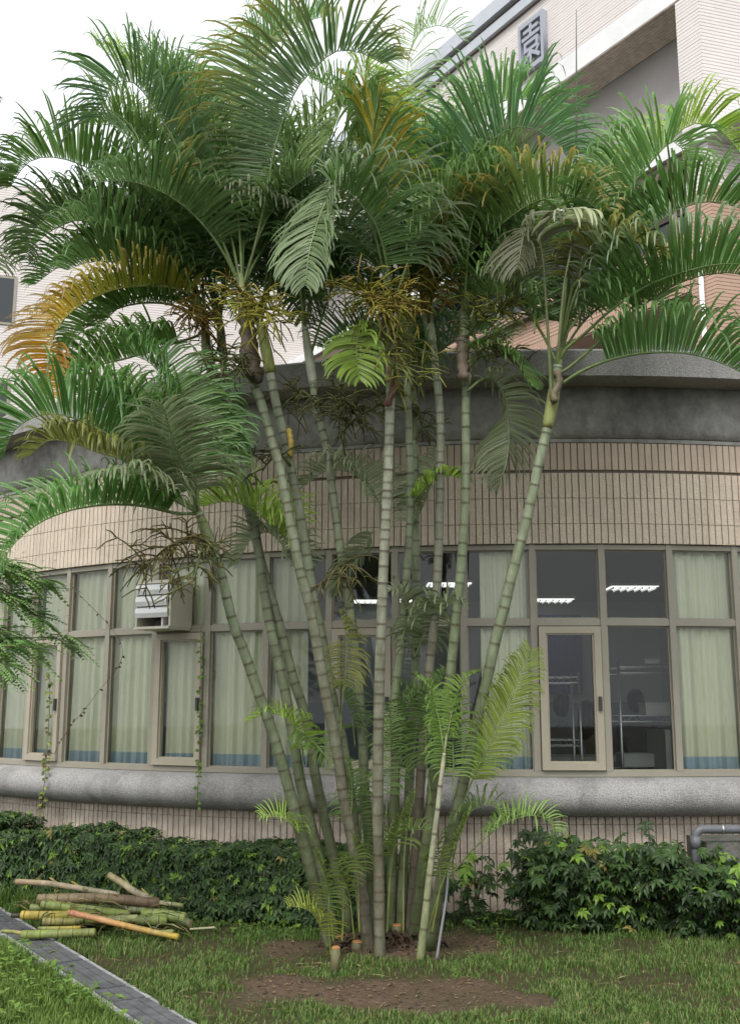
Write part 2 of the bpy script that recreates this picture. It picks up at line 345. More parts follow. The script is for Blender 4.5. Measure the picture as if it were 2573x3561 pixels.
# curtains behind the glass
curt = []
def curtain(k, f0, f1, label):
    t0 = TH0 - (k + 1) * DTH; a0, a1 = t0 + DTH * f0, t0 + DTH * f1
    root = thing('curtain', pol(R - 0.13, (a0 + a1) / 2, ZS + .02), label, 'curtain', 'curtains behind the window band')
    ph = ru(0, 6); n = max(16, int(70 * (f1 - f0)))
    for nm, z0, z1, mt in (('drape', ZS + .15, ZF - 0.03, 'curtain'), ('hem', ZS + .03, ZS + .15, 'hem')):
        mb = MB(); vs = []; nz = 6
        for j in range(nz + 1):
            z = z0 + (z1 - z0) * j / nz; hgt = (z - ZS) / (ZF - ZS)
            for i in range(n + 1):
                u = i / n; th = a0 + (a1 - a0) * u; x = th * R
                wv = 0.02 * math.sin(x * 62 + ph + 1.2 * math.sin(x * 9 + ph)) + 0.012 * math.sin(x * 131 + 2 * ph) * (1 - .4 * hgt) + 0.012 * math.sin(x * 21 + ph * 2 + hgt)
                vs.append(pol(R - 0.13 + wv * (1.1 - .35 * hgt), th, z))
        mb.add(vs, [(j * (n + 1) + i, j * (n + 1) + i + 1, (j + 1) * (n + 1) + i + 1, (j + 1) * (n + 1) + i) for j in range(nz) for i in range(n)])
        mb.build(nm, mt, root, True)
for k in range(-5, 14):
    if k in (0, 1, 3, 4): continue
    lab = 'cream curtain with blue hem beyond the feathery tree'
    f0, f1 = -0.04, 1.04
    if k < 0: lab = 'cream pleated curtain with blue hem in the window bay beside the wire shelf'; f0, f1 = 0.02, 0.9
    if k < -1: lab = 'cream curtain with blue hem in the window beyond the drain pipe'; f1 = .98
    if k == -1: f0, f1 = 0.1, 1.0
    if k == 2: f0, f1 = 0.24, 0.99; lab = 'cream curtain with blue hem between the palm stems and the open casement'
    if k == 5: f0, f1 = 0.0, 0.62; lab = 'half drawn cream curtain behind the leaning ringed palm stems'
    if k % 3 == 1: f0, f1 = 0.12, 1.0
    lab = {6: 'cream curtain with blue hem between the ventilation hood and the leaning palm stems', 7: 'cream curtain inside the casement below the ventilation hood', 8: 'cream curtain with blue hem next to the ventilation hood on the hedge side',
           9: 'cream curtain with blue hem crossed by the withered vine', 10: 'narrow cream curtain inside the casement beside the leafy hanging vine', 11: 'cream curtain with blue hem behind the feathery tree'}.get(k, lab)
    curtain(k, f0, f1, lab)
# the room behind
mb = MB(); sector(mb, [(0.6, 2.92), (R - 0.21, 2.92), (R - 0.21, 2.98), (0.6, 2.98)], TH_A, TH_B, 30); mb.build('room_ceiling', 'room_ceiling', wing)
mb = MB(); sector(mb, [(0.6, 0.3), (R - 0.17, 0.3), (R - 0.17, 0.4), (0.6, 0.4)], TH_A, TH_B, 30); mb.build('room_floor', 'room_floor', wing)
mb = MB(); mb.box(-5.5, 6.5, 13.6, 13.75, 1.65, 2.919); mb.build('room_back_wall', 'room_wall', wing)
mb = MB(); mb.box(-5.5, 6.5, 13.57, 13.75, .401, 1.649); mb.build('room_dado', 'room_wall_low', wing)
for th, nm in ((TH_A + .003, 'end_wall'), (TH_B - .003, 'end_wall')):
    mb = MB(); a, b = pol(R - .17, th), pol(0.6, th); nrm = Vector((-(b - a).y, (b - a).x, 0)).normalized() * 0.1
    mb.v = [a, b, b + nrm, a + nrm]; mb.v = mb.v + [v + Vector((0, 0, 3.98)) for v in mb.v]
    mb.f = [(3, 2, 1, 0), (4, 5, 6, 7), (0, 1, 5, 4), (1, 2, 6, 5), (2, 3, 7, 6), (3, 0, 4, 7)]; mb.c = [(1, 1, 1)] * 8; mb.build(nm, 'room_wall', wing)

# ---------------------------------------------------------------- taller wing behind
ang = math.atan2(-1130 - PW / 2, FPX / CP)
FD = Vector((math.sin(ang), math.cos(ang), 0)); FN = Vector((-FD.y, FD.x, 0)); FO = Vector((6.2055, 18, 0))
def F(t, n, z): return FO + FD * t + FN * n + Vector((0, 0, z))
tall = thing('tall_wing', (6.2055, 18, 0), 'tall pale tiled building with recessed galleries and a sign on its roof band', 'building')
def fbox(name, t0, t1, n0, n1, z0, z1, mat, parent=tall):
    mb = MB(); mb.box(t0, t1, n0, n1, z0, z1, fn=F); return mb.build(name, mat, parent)
TL = 17.0
fbox('core', 0.02, TL + 2, -9, -0.97, 0, 17.3, 'plaster')
sw = fbox('sign_wall', 0.0, TL, -0.97, -0.02, 15.605, 17.42, 'joint_upper')
fbox('gallery_beam', 0.0, TL, -0.8, 0.0, 15.08, 15.6, 'pale_concrete')
so = fbox('beam_soffit', 0.0, TL, -0.95, -0.002, 15.06, 15.078, 'joint_upper')
for k in range(11): fbox('soffit_course', 0.56, TL, -0.07 - k * .08, -0.005 - k * .08, 15.048, 15.059, 'tile_base', so)
cp = fbox('roof_coping', -0.05, TL, -1.0, 0.2, 17.84, 18.22, 'coping'); fbox('coping_shade_strip', -0.03, TL, -1.0, 0.05, 17.72, 17.838, 'brown_metal'); fbox('coping_band', -0.03, TL, -1.0, 0.12, 17.46, 17.718, 'coping')  # middle strip coloured dark to paint the shade under the coping
fbox('coping_shadow_strip', -0.01, TL, -1.0, 0.03, 17.4205, 17.458, 'brown_metal')  # dark strip painted in for the shadow below the coping band
z = 15.61; PIT = 0.0705
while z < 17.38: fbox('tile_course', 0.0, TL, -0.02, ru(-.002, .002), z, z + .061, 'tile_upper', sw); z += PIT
fbox('gallery_wall', 0.56, TL, -0.97, -0.9, 12.16, 15.05, 'plaster')
sl = fbox('slab_edge', -1.6, TL, -3.2, 0.10, 11.88, 12.02, 'pale_concrete'); fbox('slab_edge_upper', -1.6, TL, -3.2, 0.07, 12.045, 12.16, 'pale_concrete'); fbox('slab_groove', -1.6, TL, -3.2, 0.05, 12.0205, 12.0445, 'brown_metal')
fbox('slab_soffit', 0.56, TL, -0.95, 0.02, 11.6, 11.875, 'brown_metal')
fbox('window_band', 0.56, TL, -0.95, -0.55, 10.3, 11.6, 'dark_glass')
for k in range(12): fbox('window_post', 1.2 + k * 1.35, 1.28 + k * 1.35, -0.55, -0.48, 10.3, 11.6, 'frame_light')
fbox('window_rail', 0.56, TL, -0.55, -0.5, 11.0, 11.06, 'brown_metal')
pr = fbox('gallery_parapet', 0.56, TL, -0.3, -0.02, 9.13, 10.3, 'joint_brick')
z = 9.42
while z < 10.26: fbox('brick_course', 0.565, TL, -0.02, ru(-.002, .002), z, z + .068, 'tile_shaded', pr); z += PIT + 0.008
mesh_s = MB(); mesh_s.box(-0.031, 0.031, -0.02, 0.004, 0, 0.24)
for k in range(70):
    mb = MB(); t = 0.61 + k * .072; mb.box(t - .031, t + .031, -0.02, 0.012, 9.14, 9.4, fn=F); mb.build('soldier_brick', 'tile_shaded', pr)
fbox('soldier_bricks', 0.61 + 70 * .072, TL, -0.02, 0.012, 9.14, 9.4, 'tile_shaded', pr)
fbox('parapet_ledge', 2.6, TL, -0.02, 0.18, 9.98, 10.06, 'brown_metal', pr)
for k in range(10): fbox('soffit_course', 0.57, TL, -0.09 - k * .085, -0.01 - k * .085, 9.112, 9.128, 'tile_shaded', pr)
fbox('lower_wall', 0.56, TL, -0.97, -0.9, 0, 9.11, 'plaster')
# corner column and the side wall to its right
colm = fbox('corner_column', 0.03, 0.55, -0.6, -0.02, 0.0, 15.07, 'joint_upper'); 
SD = Vector((math.sin(math.radians(73.9)), math.cos(math.radians(73.9)), 0)); SN = Vector((SD.y, -SD.x, 0))
def S(t, n, z): return FO + SD * t + SN * n + Vector((0, 0, z))
mb = MB(); mb.box(0.03, 5.5, -0.5, -0.02, 0.0, 18.2, fn=S); side = mb.build('side_wall', 'joint_upper', tall)
z = 7.2; i = 0
while z < 15.03:
    m_ = 'tile_upper' if z > 11.0 else 'tile_shaded'  # bright tone above, shaded tone below, on the same column
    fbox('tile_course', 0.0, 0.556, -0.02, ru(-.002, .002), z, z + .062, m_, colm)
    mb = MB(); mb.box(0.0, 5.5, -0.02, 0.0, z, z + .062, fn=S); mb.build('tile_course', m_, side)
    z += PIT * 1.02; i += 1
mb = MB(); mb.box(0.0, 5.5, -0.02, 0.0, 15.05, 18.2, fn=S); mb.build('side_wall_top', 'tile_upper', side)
dp = MB(); dp.tube([F(0.28, 0.06, 0.5), F(0.28, 0.06, 10.2)], 0.045, 10); dpo = dp.build('downpipe', 'white_metal', smooth=True); tag(dpo, 'white downpipe running up the brick corner column', 'pipe')
# the roof sign
sign = thing('wall_sign', F(4.55, 0.0, 15.75), 'grey raised character sign on the pale tiled roof band', 'sign')
tc = bpy.data.curves.new('character', 'FONT'); tc.body = '園'; tc.size = 1.0; tc.extrude = 0.06; tc.offset = 0.006
to = bpy.data.objects.new('character_tmp', tc); COL.objects.link(to)
dg = bpy.context.evaluated_depsgraph_get(); me = bpy.data.meshes.new_from_object(to.evaluated_get(dg)); bpy.data.objects.remove(to)
xs = [v.co.x for v in me.vertices]; ys = [v.co.y for v in me.vertices]; zs_ = [v.co.z for v in me.vertices]
x0, x1, y0, y1 = min(xs), max(xs), min(ys), max(ys)
so_ = F(4.55, 0.0, 15.75)
for v in me.vertices:
    u = (v.co.x - x0) / (x1 - x0); w = (v.co.y - y0) / (y1 - y0)
    v.co = F(4.97 - 0.84 * u, 0.075 + v.co.z, 15.74 + 1.32 * w) - so_
me.materials.clear(); me.materials.append(MATS['sign_metal']); me.update()
o = bpy.data.objects.new('character', me); COL.objects.link(o); o.parent = sign
# far wall closing the court on the left
lw = F(TL - 0.9, -0.9, 0)
def LWf(t, n, z): return lw - SD * t + SN * n + Vector((0, 0, z))
block = thing('court_wall', lw, 'pale tiled wall closing the courtyard behind the palm crowns', 'building')
mb = MB(); mb.box(0, 22, -4, 0, 0, 17.0, fn=LWf); bw = mb.build('wall', 'joint_upper', block)
z = 9.0; k = 0
while z < 16.9:
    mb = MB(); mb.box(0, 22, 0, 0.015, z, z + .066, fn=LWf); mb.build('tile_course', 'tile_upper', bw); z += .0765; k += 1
for t0 in (9.0, 11.0, 13.0):
    for z0 in (12.6, 9.4):
        mb = MB(); mb.box(t0, t0 + 1.2, 0, 0.05, z0, z0 + 1.5, fn=LWf); fr = mb.build('window', 'frame', block)
        mb = MB(); mb.box(t0 + .08, t0 + 1.12, 0.04, 0.06, z0 + .08, z0 + 1.42, fn=LWf); mb.build('pane', 'dark_glass', fr)


# ---------------------------------------------------------------- palm clump
GREEN, BLUEG, LIGHT, OLIVE, YEL, ORG, GREYG, CREAM = (0.052, 0.12, 0.03), (0.05, 0.11, 0.048), (0.13, 0.23, 0.04), (0.10, 0.125, 0.035), (0.5, 0.4, 0.03), (0.72, 0.34, 0.03), (0.10, 0.14, 0.09), (0.21, 0.27, 0.19)
STEMS = {   # name: photo points crown -> foot, depth of crown, depth of foot, radius top/bottom, label
 1: ([(692,1785),(735,1900),(765,1980),(810,2165),(850,2270),(900,2415),(945,2540),(990,2690),(1020,2800),(1045,2900),(1095,3080),(1135,3240)], 6.9, 7.45, .034, .047, 'green ringed palm stem leaning out furthest toward the ventilation hood'),
 2: ([(712,1130),(722,1240),(745,1340),(765,1440),(800,1540),(840,1675),(860,1765),(890,1875),(915,1980),(965,2150),(1020,2360),(1065,2500),(1095,2690),(1140,2900),(1195,3125),(1210,3230)], 7.75, 7.8, .033, .043, 'grey green palm stem with a swollen pale crownshaft under brown flower sprays'),
 3: ([(765,1120),(785,1350),(810,1480),(840,1580),(870,1740),(900,1920),(925,2100),(950,2225),(990,2400),(1025,2600),(1045,2725),(1075,2850),(1110,3000),(1155,3240)], 7.85, 7.6, .03, .046, 'olive palm stem standing just behind the one leaning toward the ventilation hood'),
 4: ([(842,1010),(862,1200),(880,1325),(905,1390),(945,1530),(970,1615),(1005,1790),(1045,1990),(1080,2125),(1125,2370),(1170,2600),(1200,2800),(1230,2950),(1260,3100),(1275,3240)], 7.0, 7.3, .035, .043, 'pale closely ringed palm stem wrapped in a dark dead sheath below its crown'),
 5: ([(905,1130),(930,1240),(960,1400),(990,1520),(1010,1625),(1050,1825),(1080,2010),(1120,2225),(1160,2450),(1190,2575),(1215,2750),(1240,2950),(1262,3200)], 7.4, 7.6, .036, .042, 'palm stem with a yellow green crownshaft and a torn yellow sheath flap'),
 6: ([(1060,1140),(1090,1340),(1100,1440),(1125,1510),(1140,1590),(1175,1850),(1225,2175),(1240,2300),(1260,2550),(1268,2750),(1280,2900),(1292,3200)], 7.6, 7.8, .03, .042, 'slender palm stem with a chalk white crownshaft and green petioles'),
 7: ([(1365,1080),(1360,1300),(1355,1440),(1350,1625),(1342,1800),(1332,2010),(1325,2200),(1317,2450),(1314,2800),(1317,3000),(1320,3250)], 6.8, 7.15, .034, .041, 'upright grey ringed palm stem with an orange sheath and a dark red bract'),
 8: ([(1412,1150),(1415,1300),(1420,1450),(1427,1650),(1427,1800),(1420,1900),(1400,2200),(1370,2450),(1375,2600),(1372,2800),(1365,2950),(1360,3150)], 7.4, 7.75, .028, .04, 'thin mossy palm stem close behind the orange sheathed one'),
 9: ([(1440,1400),(1445,1850),(1447,2000),(1445,2300),(1432,2500),(1427,2625),(1420,2800),(1400,3050),(1395,3200)], 7.7, 7.75, .03, .041, 'straight green palm stem in the middle of the clump without flowers'),
 10: ([(1472,1040),(1500,1175),(1520,1325),(1530,1440),(1532,1550),(1530,1700),(1525,1900),(1517,2075),(1495,2300),(1470,2600),(1460,2750),(1440,3050),(1430,3200)], 7.35, 7.7, .031, .041, 'palm stem carrying yellow flower sprays above a pale green shaft, dark brown at its foot'),
 11: ([(1612,1100),(1620,1300),(1620,1425),(1620,1600),(1615,1800),(1600,2010),(1585,2150),(1565,2350),(1540,2520),(1510,2680),(1490,2875),(1470,3000),(1450,3150)], 7.2, 7.65, .034, .042, 'pale palm stem with a white and lime crownshaft and torn brown sheath'),
 12: ([(1940,1270),(1925,1370),(1915,1430),(1900,1500),(1870,1625),(1855,1705),(1820,1850),(1780,2000),(1755,2110),(1730,2200),(1705,2310),(1685,2400),(1660,2500),(1610,2725),(1565,2925),(1540,3025),(1500,3250)], 6.9, 7.3, .036, .044, 'green palm stem leaning out toward the open casement window'),
 13: ([(1545,2620),(1535,2700),(1520,2825),(1505,2950),(1492,3050),(1482,3150),(1472,3240)], 7.0, 7.1, .012, .03, 'short whitish young palm shoot in front of the clump'),
}
CRSH = {1: (0.3, (0.2, 0.25, 0.11)), 2: (0.3, (0.3, 0.34, 0.2)), 3: (0.25, (0.16, 0.19, 0.09)), 4: (0.3, (0.32, 0.26, 0.18)), 5: (0.38, (0.3, 0.34, 0.08)), 6: (0.45, (0.5, 0.52, 0.42)), 7: (0.5, (0.5, 0.3, 0.2)), 8: (0.3, (0.18, 0.2, 0.09)), 9: (0.3, (0.17, 0.2, 0.09)), 10: (0.35, (0.36, 0.42, 0.25)), 11: (0.5, (0.5, 0.55, 0.33)), 12: (0.45, (0.24, 0.27, 0.09)), 13: (0.12, (0.5, 0.48, 0.3))}
palms = {}; crown = {}; crownY = {}
def cane_mesh(mb, pts, r0, r1, top, bot, ring, pitch0, pitch1, up_first=True):
    """ringed cane along pts (top -> bottom)"""
    dense, L = spline(pts, max(40, int(0)))
    nodes = []; s = 0.02
    while s < L:
        nodes.append(s); s += (pitch0 + (pitch1 - pitch0) * s / L) * ru(.6, 1.4)
    st = [0.0]; 
    for a in nodes: st += [a - .012, a - .004, a + .004, a + .013]
    st.append(L); st = sorted(x for x in st if 0 <= x <= L)
    fine, _ = spline(pts, 200)
    P3 = []; RR = []; CC = []
    for s in st:
        x = s / L * 199; i = min(int(x), 198); p = fine[i].lerp(fine[i + 1], x - i)
        d = min((abs(s - a) for a in nodes), default=1); t = s / L
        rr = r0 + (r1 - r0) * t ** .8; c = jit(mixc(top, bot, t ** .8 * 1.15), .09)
        if d < .006: rr *= 1.035; c = mixc(ring, c, ru(0, .55))
        elif d < .016: rr *= 1.02; c = mixc(c, (0.42, 0.42, 0.33), .1)
        P3.append(p); RR.append(rr); CC.append(c)
    mb.tube(P3, RR, 12, CC)
for k, (pp, yc, yf, r0, r1, lab) in STEMS.items():
    n = len(pp); y0, y1 = pp[0][1], pp[-1][1]
    q = [P(x, y, yc + (yf - yc) * ((y - y0) / (y1 - y0)) ** 1.0) for x, y in pp]
    d = q[-1] - q[-2]
    foot = q[-1] + d * ((q[-1].z + 0.03) / max(-d.z, 1e-3)) if q[-1].z > -0.03 else q[-1]
    q.append(foot)
    root = thing('areca_palm', (foot.x, foot.y, 0), lab, 'palm', 'palm stems of the clump'); palms[k] = root
    crown[k] = q[0]; crownY[k] = yc
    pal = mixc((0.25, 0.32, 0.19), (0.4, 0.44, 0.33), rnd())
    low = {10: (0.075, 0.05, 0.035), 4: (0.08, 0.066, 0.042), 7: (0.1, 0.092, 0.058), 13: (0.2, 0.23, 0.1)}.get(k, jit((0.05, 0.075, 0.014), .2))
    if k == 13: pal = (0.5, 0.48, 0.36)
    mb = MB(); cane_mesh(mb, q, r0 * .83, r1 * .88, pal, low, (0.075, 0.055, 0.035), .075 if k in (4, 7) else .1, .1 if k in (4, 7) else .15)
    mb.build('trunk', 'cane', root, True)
    cl, cc = CRSH[k]; fine, L = spline(q, 120); m = max(3, int(cl / L * 119)); seg = fine[:m + 1]
    up = (seg[0] - seg[-1]).normalized(); seg = [seg[0] + up * 0.12] + seg
    mm = len(seg); rad = [r0 * (0.4 + .78 * math.sin(math.pi * min(1, (i / (mm - 1)) ** .8 * .62 + .05)) ** 1) * (1.0 if k != 13 else 1) for i in range(mm)]; rad[-1] = r0 * .95
    mb = MB(); mb.tube(seg, rad, 12, [jit(mixc((0.16, 0.2, 0.07), cc, i / (mm - 1) * 1.3), .08) for i in range(mm)]); mb.build('crownshaft', 'cane', root, True)
# extra sheaths
def sheath(k, pts, r, col, name='dead_sheath'):
    q = [P(x, y, crownY[k] + dy) for x, y, dy in pts]; mb = MB(); f, L = spline(q, 12)
    mb.tube(f, [r * (0.7 + .5 * math.sin(i * 1.7) ** 2) for i in range(12)], 9, [jit(col, .25) for i in range(12)]); mb.build(name, 'cane', palms[k], True)
sheath(4, [(858,1090,-.01),(866,1180,-.02),(872,1240,-.03),(892,1320,-.02)], .062, (0.075, 0.045, 0.03))
sheath(4, [(850,1210,-.04),(845,1265,-.06),(880,1290,-.06),(905,1330,-.05)], .03, (0.06, 0.035, 0.03))
sheath(7, [(1382,1270,-.04),(1370,1340,-.045),(1352,1395,-.04),(1342,1410,-.03)], .026, (0.17, 0.055, 0.06), 'bract')
sheath(5, [(1003,1490,-.03),(1012,1540,-.04),(1008,1590,-.03)], .022, (0.6, 0.42, 0.06), 'torn_sheath')
sheath(11, [(1603,1170,-.02),(1606,1240,-.03),(1612,1320,-.03)], .04, (0.24, 0.18, 0.14))
sheath(12, [(1935,1290,-.035),(1945,1330,-.04),(1925,1370,-.04),(1930,1400,-.04)], .026, (0.13, 0.09, 0.05))

ZUP = Vector((0, 0, 1))
def frond3(root, pts, L, col=GREEN, t0=.22, tip=None, tipamt=.8, grad=None, v=38, roll=0, droop=.45, dens=1.0, wid=.027, cam_face=False, rad=.012, pet=(0.13, 0.19, 0.05), name='frond', fa0=None, fa1=None, streak=0, endfrac=.27):
    n = 26; sp, LEN = spline(pts, n); mb = MB()
    if fa0 is None: fa0, fa1 = (-2, 34) if v > 35 else (8, 46)
    if v > 35: v = min(76, v + 12); L *= 1.38
    else: L *= 1.2
    dens *= 1.85; wid *= .68
    col = (col[0] * 2.75, col[1] * 2.3, col[2] * 2.1)
    mb.tube(sp, [rad * (1 - .82 * i / (n - 1)) for i in range(n)], 6, [mixc(pet, mixc(col, (0.2, 0.22, 0.08), .3), i / (n - 1) * 1.5) for i in range(n)])
    fr = mb.build(name, 'cane', root, True)
    lb = MB(); cnt = max(6, int(LEN * (1 - t0) / .029 * dens))
    for sd in (1, -1):
        for i in range(cnt):
            u = (i + ru(.15, .85)) / cnt; t = t0 + (1 - t0) * u
            x = t * (n - 1); j = min(int(x), n - 2); p = sp[j].lerp(sp[j + 1], x - j)
            T = (sp[min(j + 2, n - 1)] - sp[max(j - 1, 0)]).normalized()
            up = ZUP if not cam_face else (Vector((0, 0, EYE)) - p).normalized()
            U = up - T * up.dot(T)
            if U.length < .15: U = Vector((0, -1, .3)) - T * Vector((0, -1, .3)).dot(T)
            U.normalize()
            if roll: U = Matrix.Rotation(math.radians(roll), 3, T) @ U
            Sv = T.cross(U) * sd
            near = Sv.dot(Vector((0, 0, EYE)) - p) > 0; vv = v - (22 if (near and v > 35) else 0)
            va = math.radians(vv + ru(-7, 7)); fa = math.radians(fa0 + (fa1 - fa0) * u ** 1.6 + ru(-3, 3))
            d = (Sv * math.cos(va) + U * math.sin(va)) * math.cos(fa) + T * math.sin(fa)
            prof = min(1, .6 + u * 2.2) * (1 - (1 - endfrac) * max(0, (u - .5) / .5) ** 1.7)
            ll = L * prof * ru(.9, 1.08); ww = wid * ru(.8, 1.15) * (1 if u < .8 else .75)
            g = droop * ru(.4, 1.1) * ((1.15 if near else .7) if v > 35 else 1)
            curl = ru(.3, 1.4) if random.random() < .35 else ru(1.6, 4.6)
            if random.random() < .05: g *= 2.8
            W = T - d * T.dot(d); W = W.normalized() if W.length > .1 else Sv
            stn = (0, .12, .32, .55, .74, .84, .92, 1.0); wp = (.35, .85, 1, .97, .85, .7, .48, .04)
            c0 = jit(col, .22); 
            if random.random() < .06: c0 = mixc(c0, OLIVE, .7)
            if streak and random.random() < streak: c0 = jit(YEL, .2)
            if grad: c0 = mixc(c0, jit(grad, .2), (u - .3) * 1.7 + ru(-.25, .2))
            cur = p.copy(); prevu = 0; vs = []; cs = []
            for su, w_ in zip(stn, wp):
                dd = (d - ZUP * (g * (su ** 1.6) * 1.1 + curl * su ** 7)).normalized()
                cur = cur + dd * ll * (su - prevu); prevu = su
                Wd = W - dd * W.dot(dd); Wd = Wd.normalized(); Nn = dd.cross(Wd)
                h = ww * .5 * w_; fold = h * .38
                cc = c0 if tip is None else mixc(c0, tip, max(0, (su - .45) * 1.9) * tipamt)
                vs += [cur + Wd * h + Nn * fold, cur - Nn * fold * .3, cur - Wd * h + Nn * fold]; cs += [cc, mixc(cc, (.2, .25, .08), .12), cc]
            fs = []
            for a in range(len(stn) - 1): fs += [(a * 3, a * 3 + 1, a * 3 + 4, a * 3 + 3), (a * 3 + 1, a * 3 + 2, a * 3 + 5, a * 3 + 4)]
            lb.add(vs, fs, cs)
    tag(lb.build('leaflets', 'leaf', fr, True), kind='stuff')
    return fr
def frond(k, pts, dY, L, col=GREEN, Y0=None, **kw):
    y0 = crownY[k] if Y0 is None else Y0
    n = len(pts); acc = [0]
    for i in range(1, n): acc.append(acc[-1] + math.hypot(pts[i][0] - pts[i - 1][0], pts[i][1] - pts[i - 1][1]))
    q = [P(x, y, y0 + dY * (a / acc[-1])) for (x, y), a in zip(pts, acc)]
    return frond3(palms[k], q, L, jit(col, .08), **kw)
# fronds traced one by one ------------------------------------------------
frond(4, [(842,1010),(740,760),(640,560),(585,450),(500,320),(450,280),(395,290),(368,345),(358,410)], -.1, .46, BLUEG, t0=.4, v=40, endfrac=.85)
frond(5, [(905,1130),(800,800),(690,600),(610,430),(555,340)], .5, .62, GREEN, t0=.45, v=62, droop=.15, fa0=38, fa1=70, endfrac=.8)
frond(3, [(765,1120),(650,640),(520,330),(420,220),(330,150)], .7, .36, LIGHT, t0=.55, droop=.25, dens=.7)
frond(2, [(712,1130),(600,800),(500,700),(390,625),(300,580),(225,552),(150,545),(90,570),(35,650)], -.5, .43, GREEN, t0=.34, v=55, tip=OLIVE, tipamt=.4)
frond(2, [(712,1130),(620,900),(500,800),(370,750),(300,738),(240,732),(190,742),(150,765),(115,800),(97,850),(93,900)], -.1, .42, (0.045, 0.085, 0.035), t0=.35, v=45)
frond(3, [(765,1120),(650,985),(550,930),(450,895),(380,888),(300,895),(200,930),(120,990)], .1, .36, (0.045, 0.12, 0.03), t0=.25, v=52)
frond(2, [(712,1130),(690,1040),(600,1000),(500,993),(400,1005),(320,1038),(250,1082),(210,1125),(185,1170),(172,1230),(168,1300),(180,1380)], -.5, .36, (0.2, 0.24, 0.04), t0=.14, v=42, grad=ORG, droop=.4, tip=(0.45, 0.27, 0.15), tipamt=.7)
frond(3, [(765,1120),(640,1060),(560,1027),(480,1032),(400,1080),(330,1160)], .1, .3, GREEN, t0=.3)
frond(2, [(712,1130),(690,1165),(600,1195),(450,1243),(350,1268),(260,1300),(170,1370)], -.2, .36, (0.05, 0.12, 0.03), t0=.2, v=55)
frond(1, [(692,1785),(600,1700),(480,1590),(410,1530),(320,1480),(240,1448),(190,1440),(125,1447),(65,1482),(30,1530),(12,1590)], -.2, .47, (0.045, 0.125, 0.035), t0=.2, v=58)
frond(1, [(692,1785),(650,1640),(605,1540),(578,1450),(562,1405),(556,1400)], -.75, .36, GREYG, t0=.2, v=20, droop=.7)
frond(1, [(692,1785),(595,1730),(525,1670),(450,1640),(395,1632),(330,1645)], -.6, .33, GREYG, t0=.25, v=15, droop=.95)
frond(1, [(692,1785),(560,1690),(440,1605),(350,1575),(250,1540),(170,1532),(105,1585)], -.1, .34, OLIVE, t0=.3, v=40, droop=.6)
frond(1, [(692,1785),(615,1785),(500,1760),(400,1754),(300,1763),(210,1785),(135,1820),(75,1865),(30,1915),(-10,1990)], -.75, .33, (0.05, 0.135, 0.035), t0=.14, v=50, droop=.35)
frond(1, [(692,1785),(682,1660),(660,1520),(640,1400),(615,1310)], .15, .34, GREEN, t0=.25, v=40, droop=.5)
frond(1, [(692,1785),(660,1560),(600,1370),(520,1260),(430,1230)], .4, .42, (0.04, 0.11, 0.03), t0=.25, v=50)
frond(4, [(842,1010),(900,800),(950,540),(970,460),(995,390),(1030,310),(1070,260),(1115,215),(1155,182),(1200,173),(1265,185),(1330,220)], -.3, .6, (0.05, 0.105, 0.045), t0=.34, v=62, tip=YEL, tipamt=.75)
frond(3, [(765,1120),(810,800),(840,500),(885,290),(960,150),(1060,75),(1160,50)], .7, .55, (0.06, 0.14, 0.045), t0=.4, v=50, droop=.2)
frond(3, [(765,1120),(790,850),(755,640),(700,510),(640,450)], .2, .5, (0.04, 0.09, 0.03), t0=.3, v=50)
frond(6, [(1060,1140),(1030,900),(990,770),(900,705),(825,675),(750,645),(690,640)], -.7, .36, GREYG, t0=.45, v=15, droop=1.3)
frond(7, [(1365,1080),(1300,800),(1240,640),(1195,612),(1155,660),(1115,740),(1095,800),(1075,875),(1062,990)], -.55, .36, (0.085, 0.14, 0.075), t0=.36, v=20, droop=.75)
frond(7, [(1365,1080),(1320,750),(1265,490),(1218,330),(1190,365),(1162,440),(1112,535)], -.35, .36, (0.09, 0.16, 0.06), t0=.62, v=25, droop=.55, tip=LIGHT)
frond(7, [(1365,1080),(1330,820),(1300,620),(1295,470),(1312,360)], -.5, .46, GREEN, t0=.48, v=60, streak=.55, droop=.35, fa0=45, fa1=75)
frond(7, [(1365,1080),(1340,900),(1310,790),(1265,722),(1205,662),(1150,640)], -.5, .5, (0.05, 0.12, 0.035), t0=.3, v=65, tip=(0.5, 0.52, 0.42), droop=.5)
frond(10, [(1472,1040),(1490,820),(1550,690),(1600,605),(1640,540),(1705,490),(1760,452),(1810,440),(1865,450),(1925,490),(1975,545)], -.3, .6, (0.05, 0.125, 0.055), t0=.22, v=60)
frond(10, [(1472,1040),(1510,820),(1560,600),(1640,440),(1720,365),(1800,340),(1880,365),(1935,430)], .3, .36, (0.075, 0.17, 0.05), t0=.35, v=58)
frond(8, [(1412,1150),(1400,700),(1412,330),(1420,200),(1440,140),(1470,100),(1525,86),(1585,102),(1610,140)], .8, .34, (0.11, 0.2, 0.075), t0=.55, v=40, dens=.6, wid=.02, droop=.2)
frond(10, [(1472,1040),(1550,955),(1635,875),(1725,795),(1790,742),(1850,706),(1915,685),(1980,680),(2040,700),(2088,735)], -.8, .38, (0.055, 0.11, 0.03), t0=.28, v=58, tip=(0.5, 0.34, 0.08), tipamt=.9, droop=.5)
frond(11, [(1612,1100),(1625,900),(1645,760),(1695,650),(1745,615)], -.4, .42, GREEN, t0=.3, v=60)
frond(12, [(1940,1270),(1990,1050),(2080,850),(2193,645),(2233,600),(2273,547),(2303,512),(2335,490),(2362,500),(2375,530),(2376,590)], -.1, .46, (0.07, 0.16, 0.05), t0=.42, v=62)
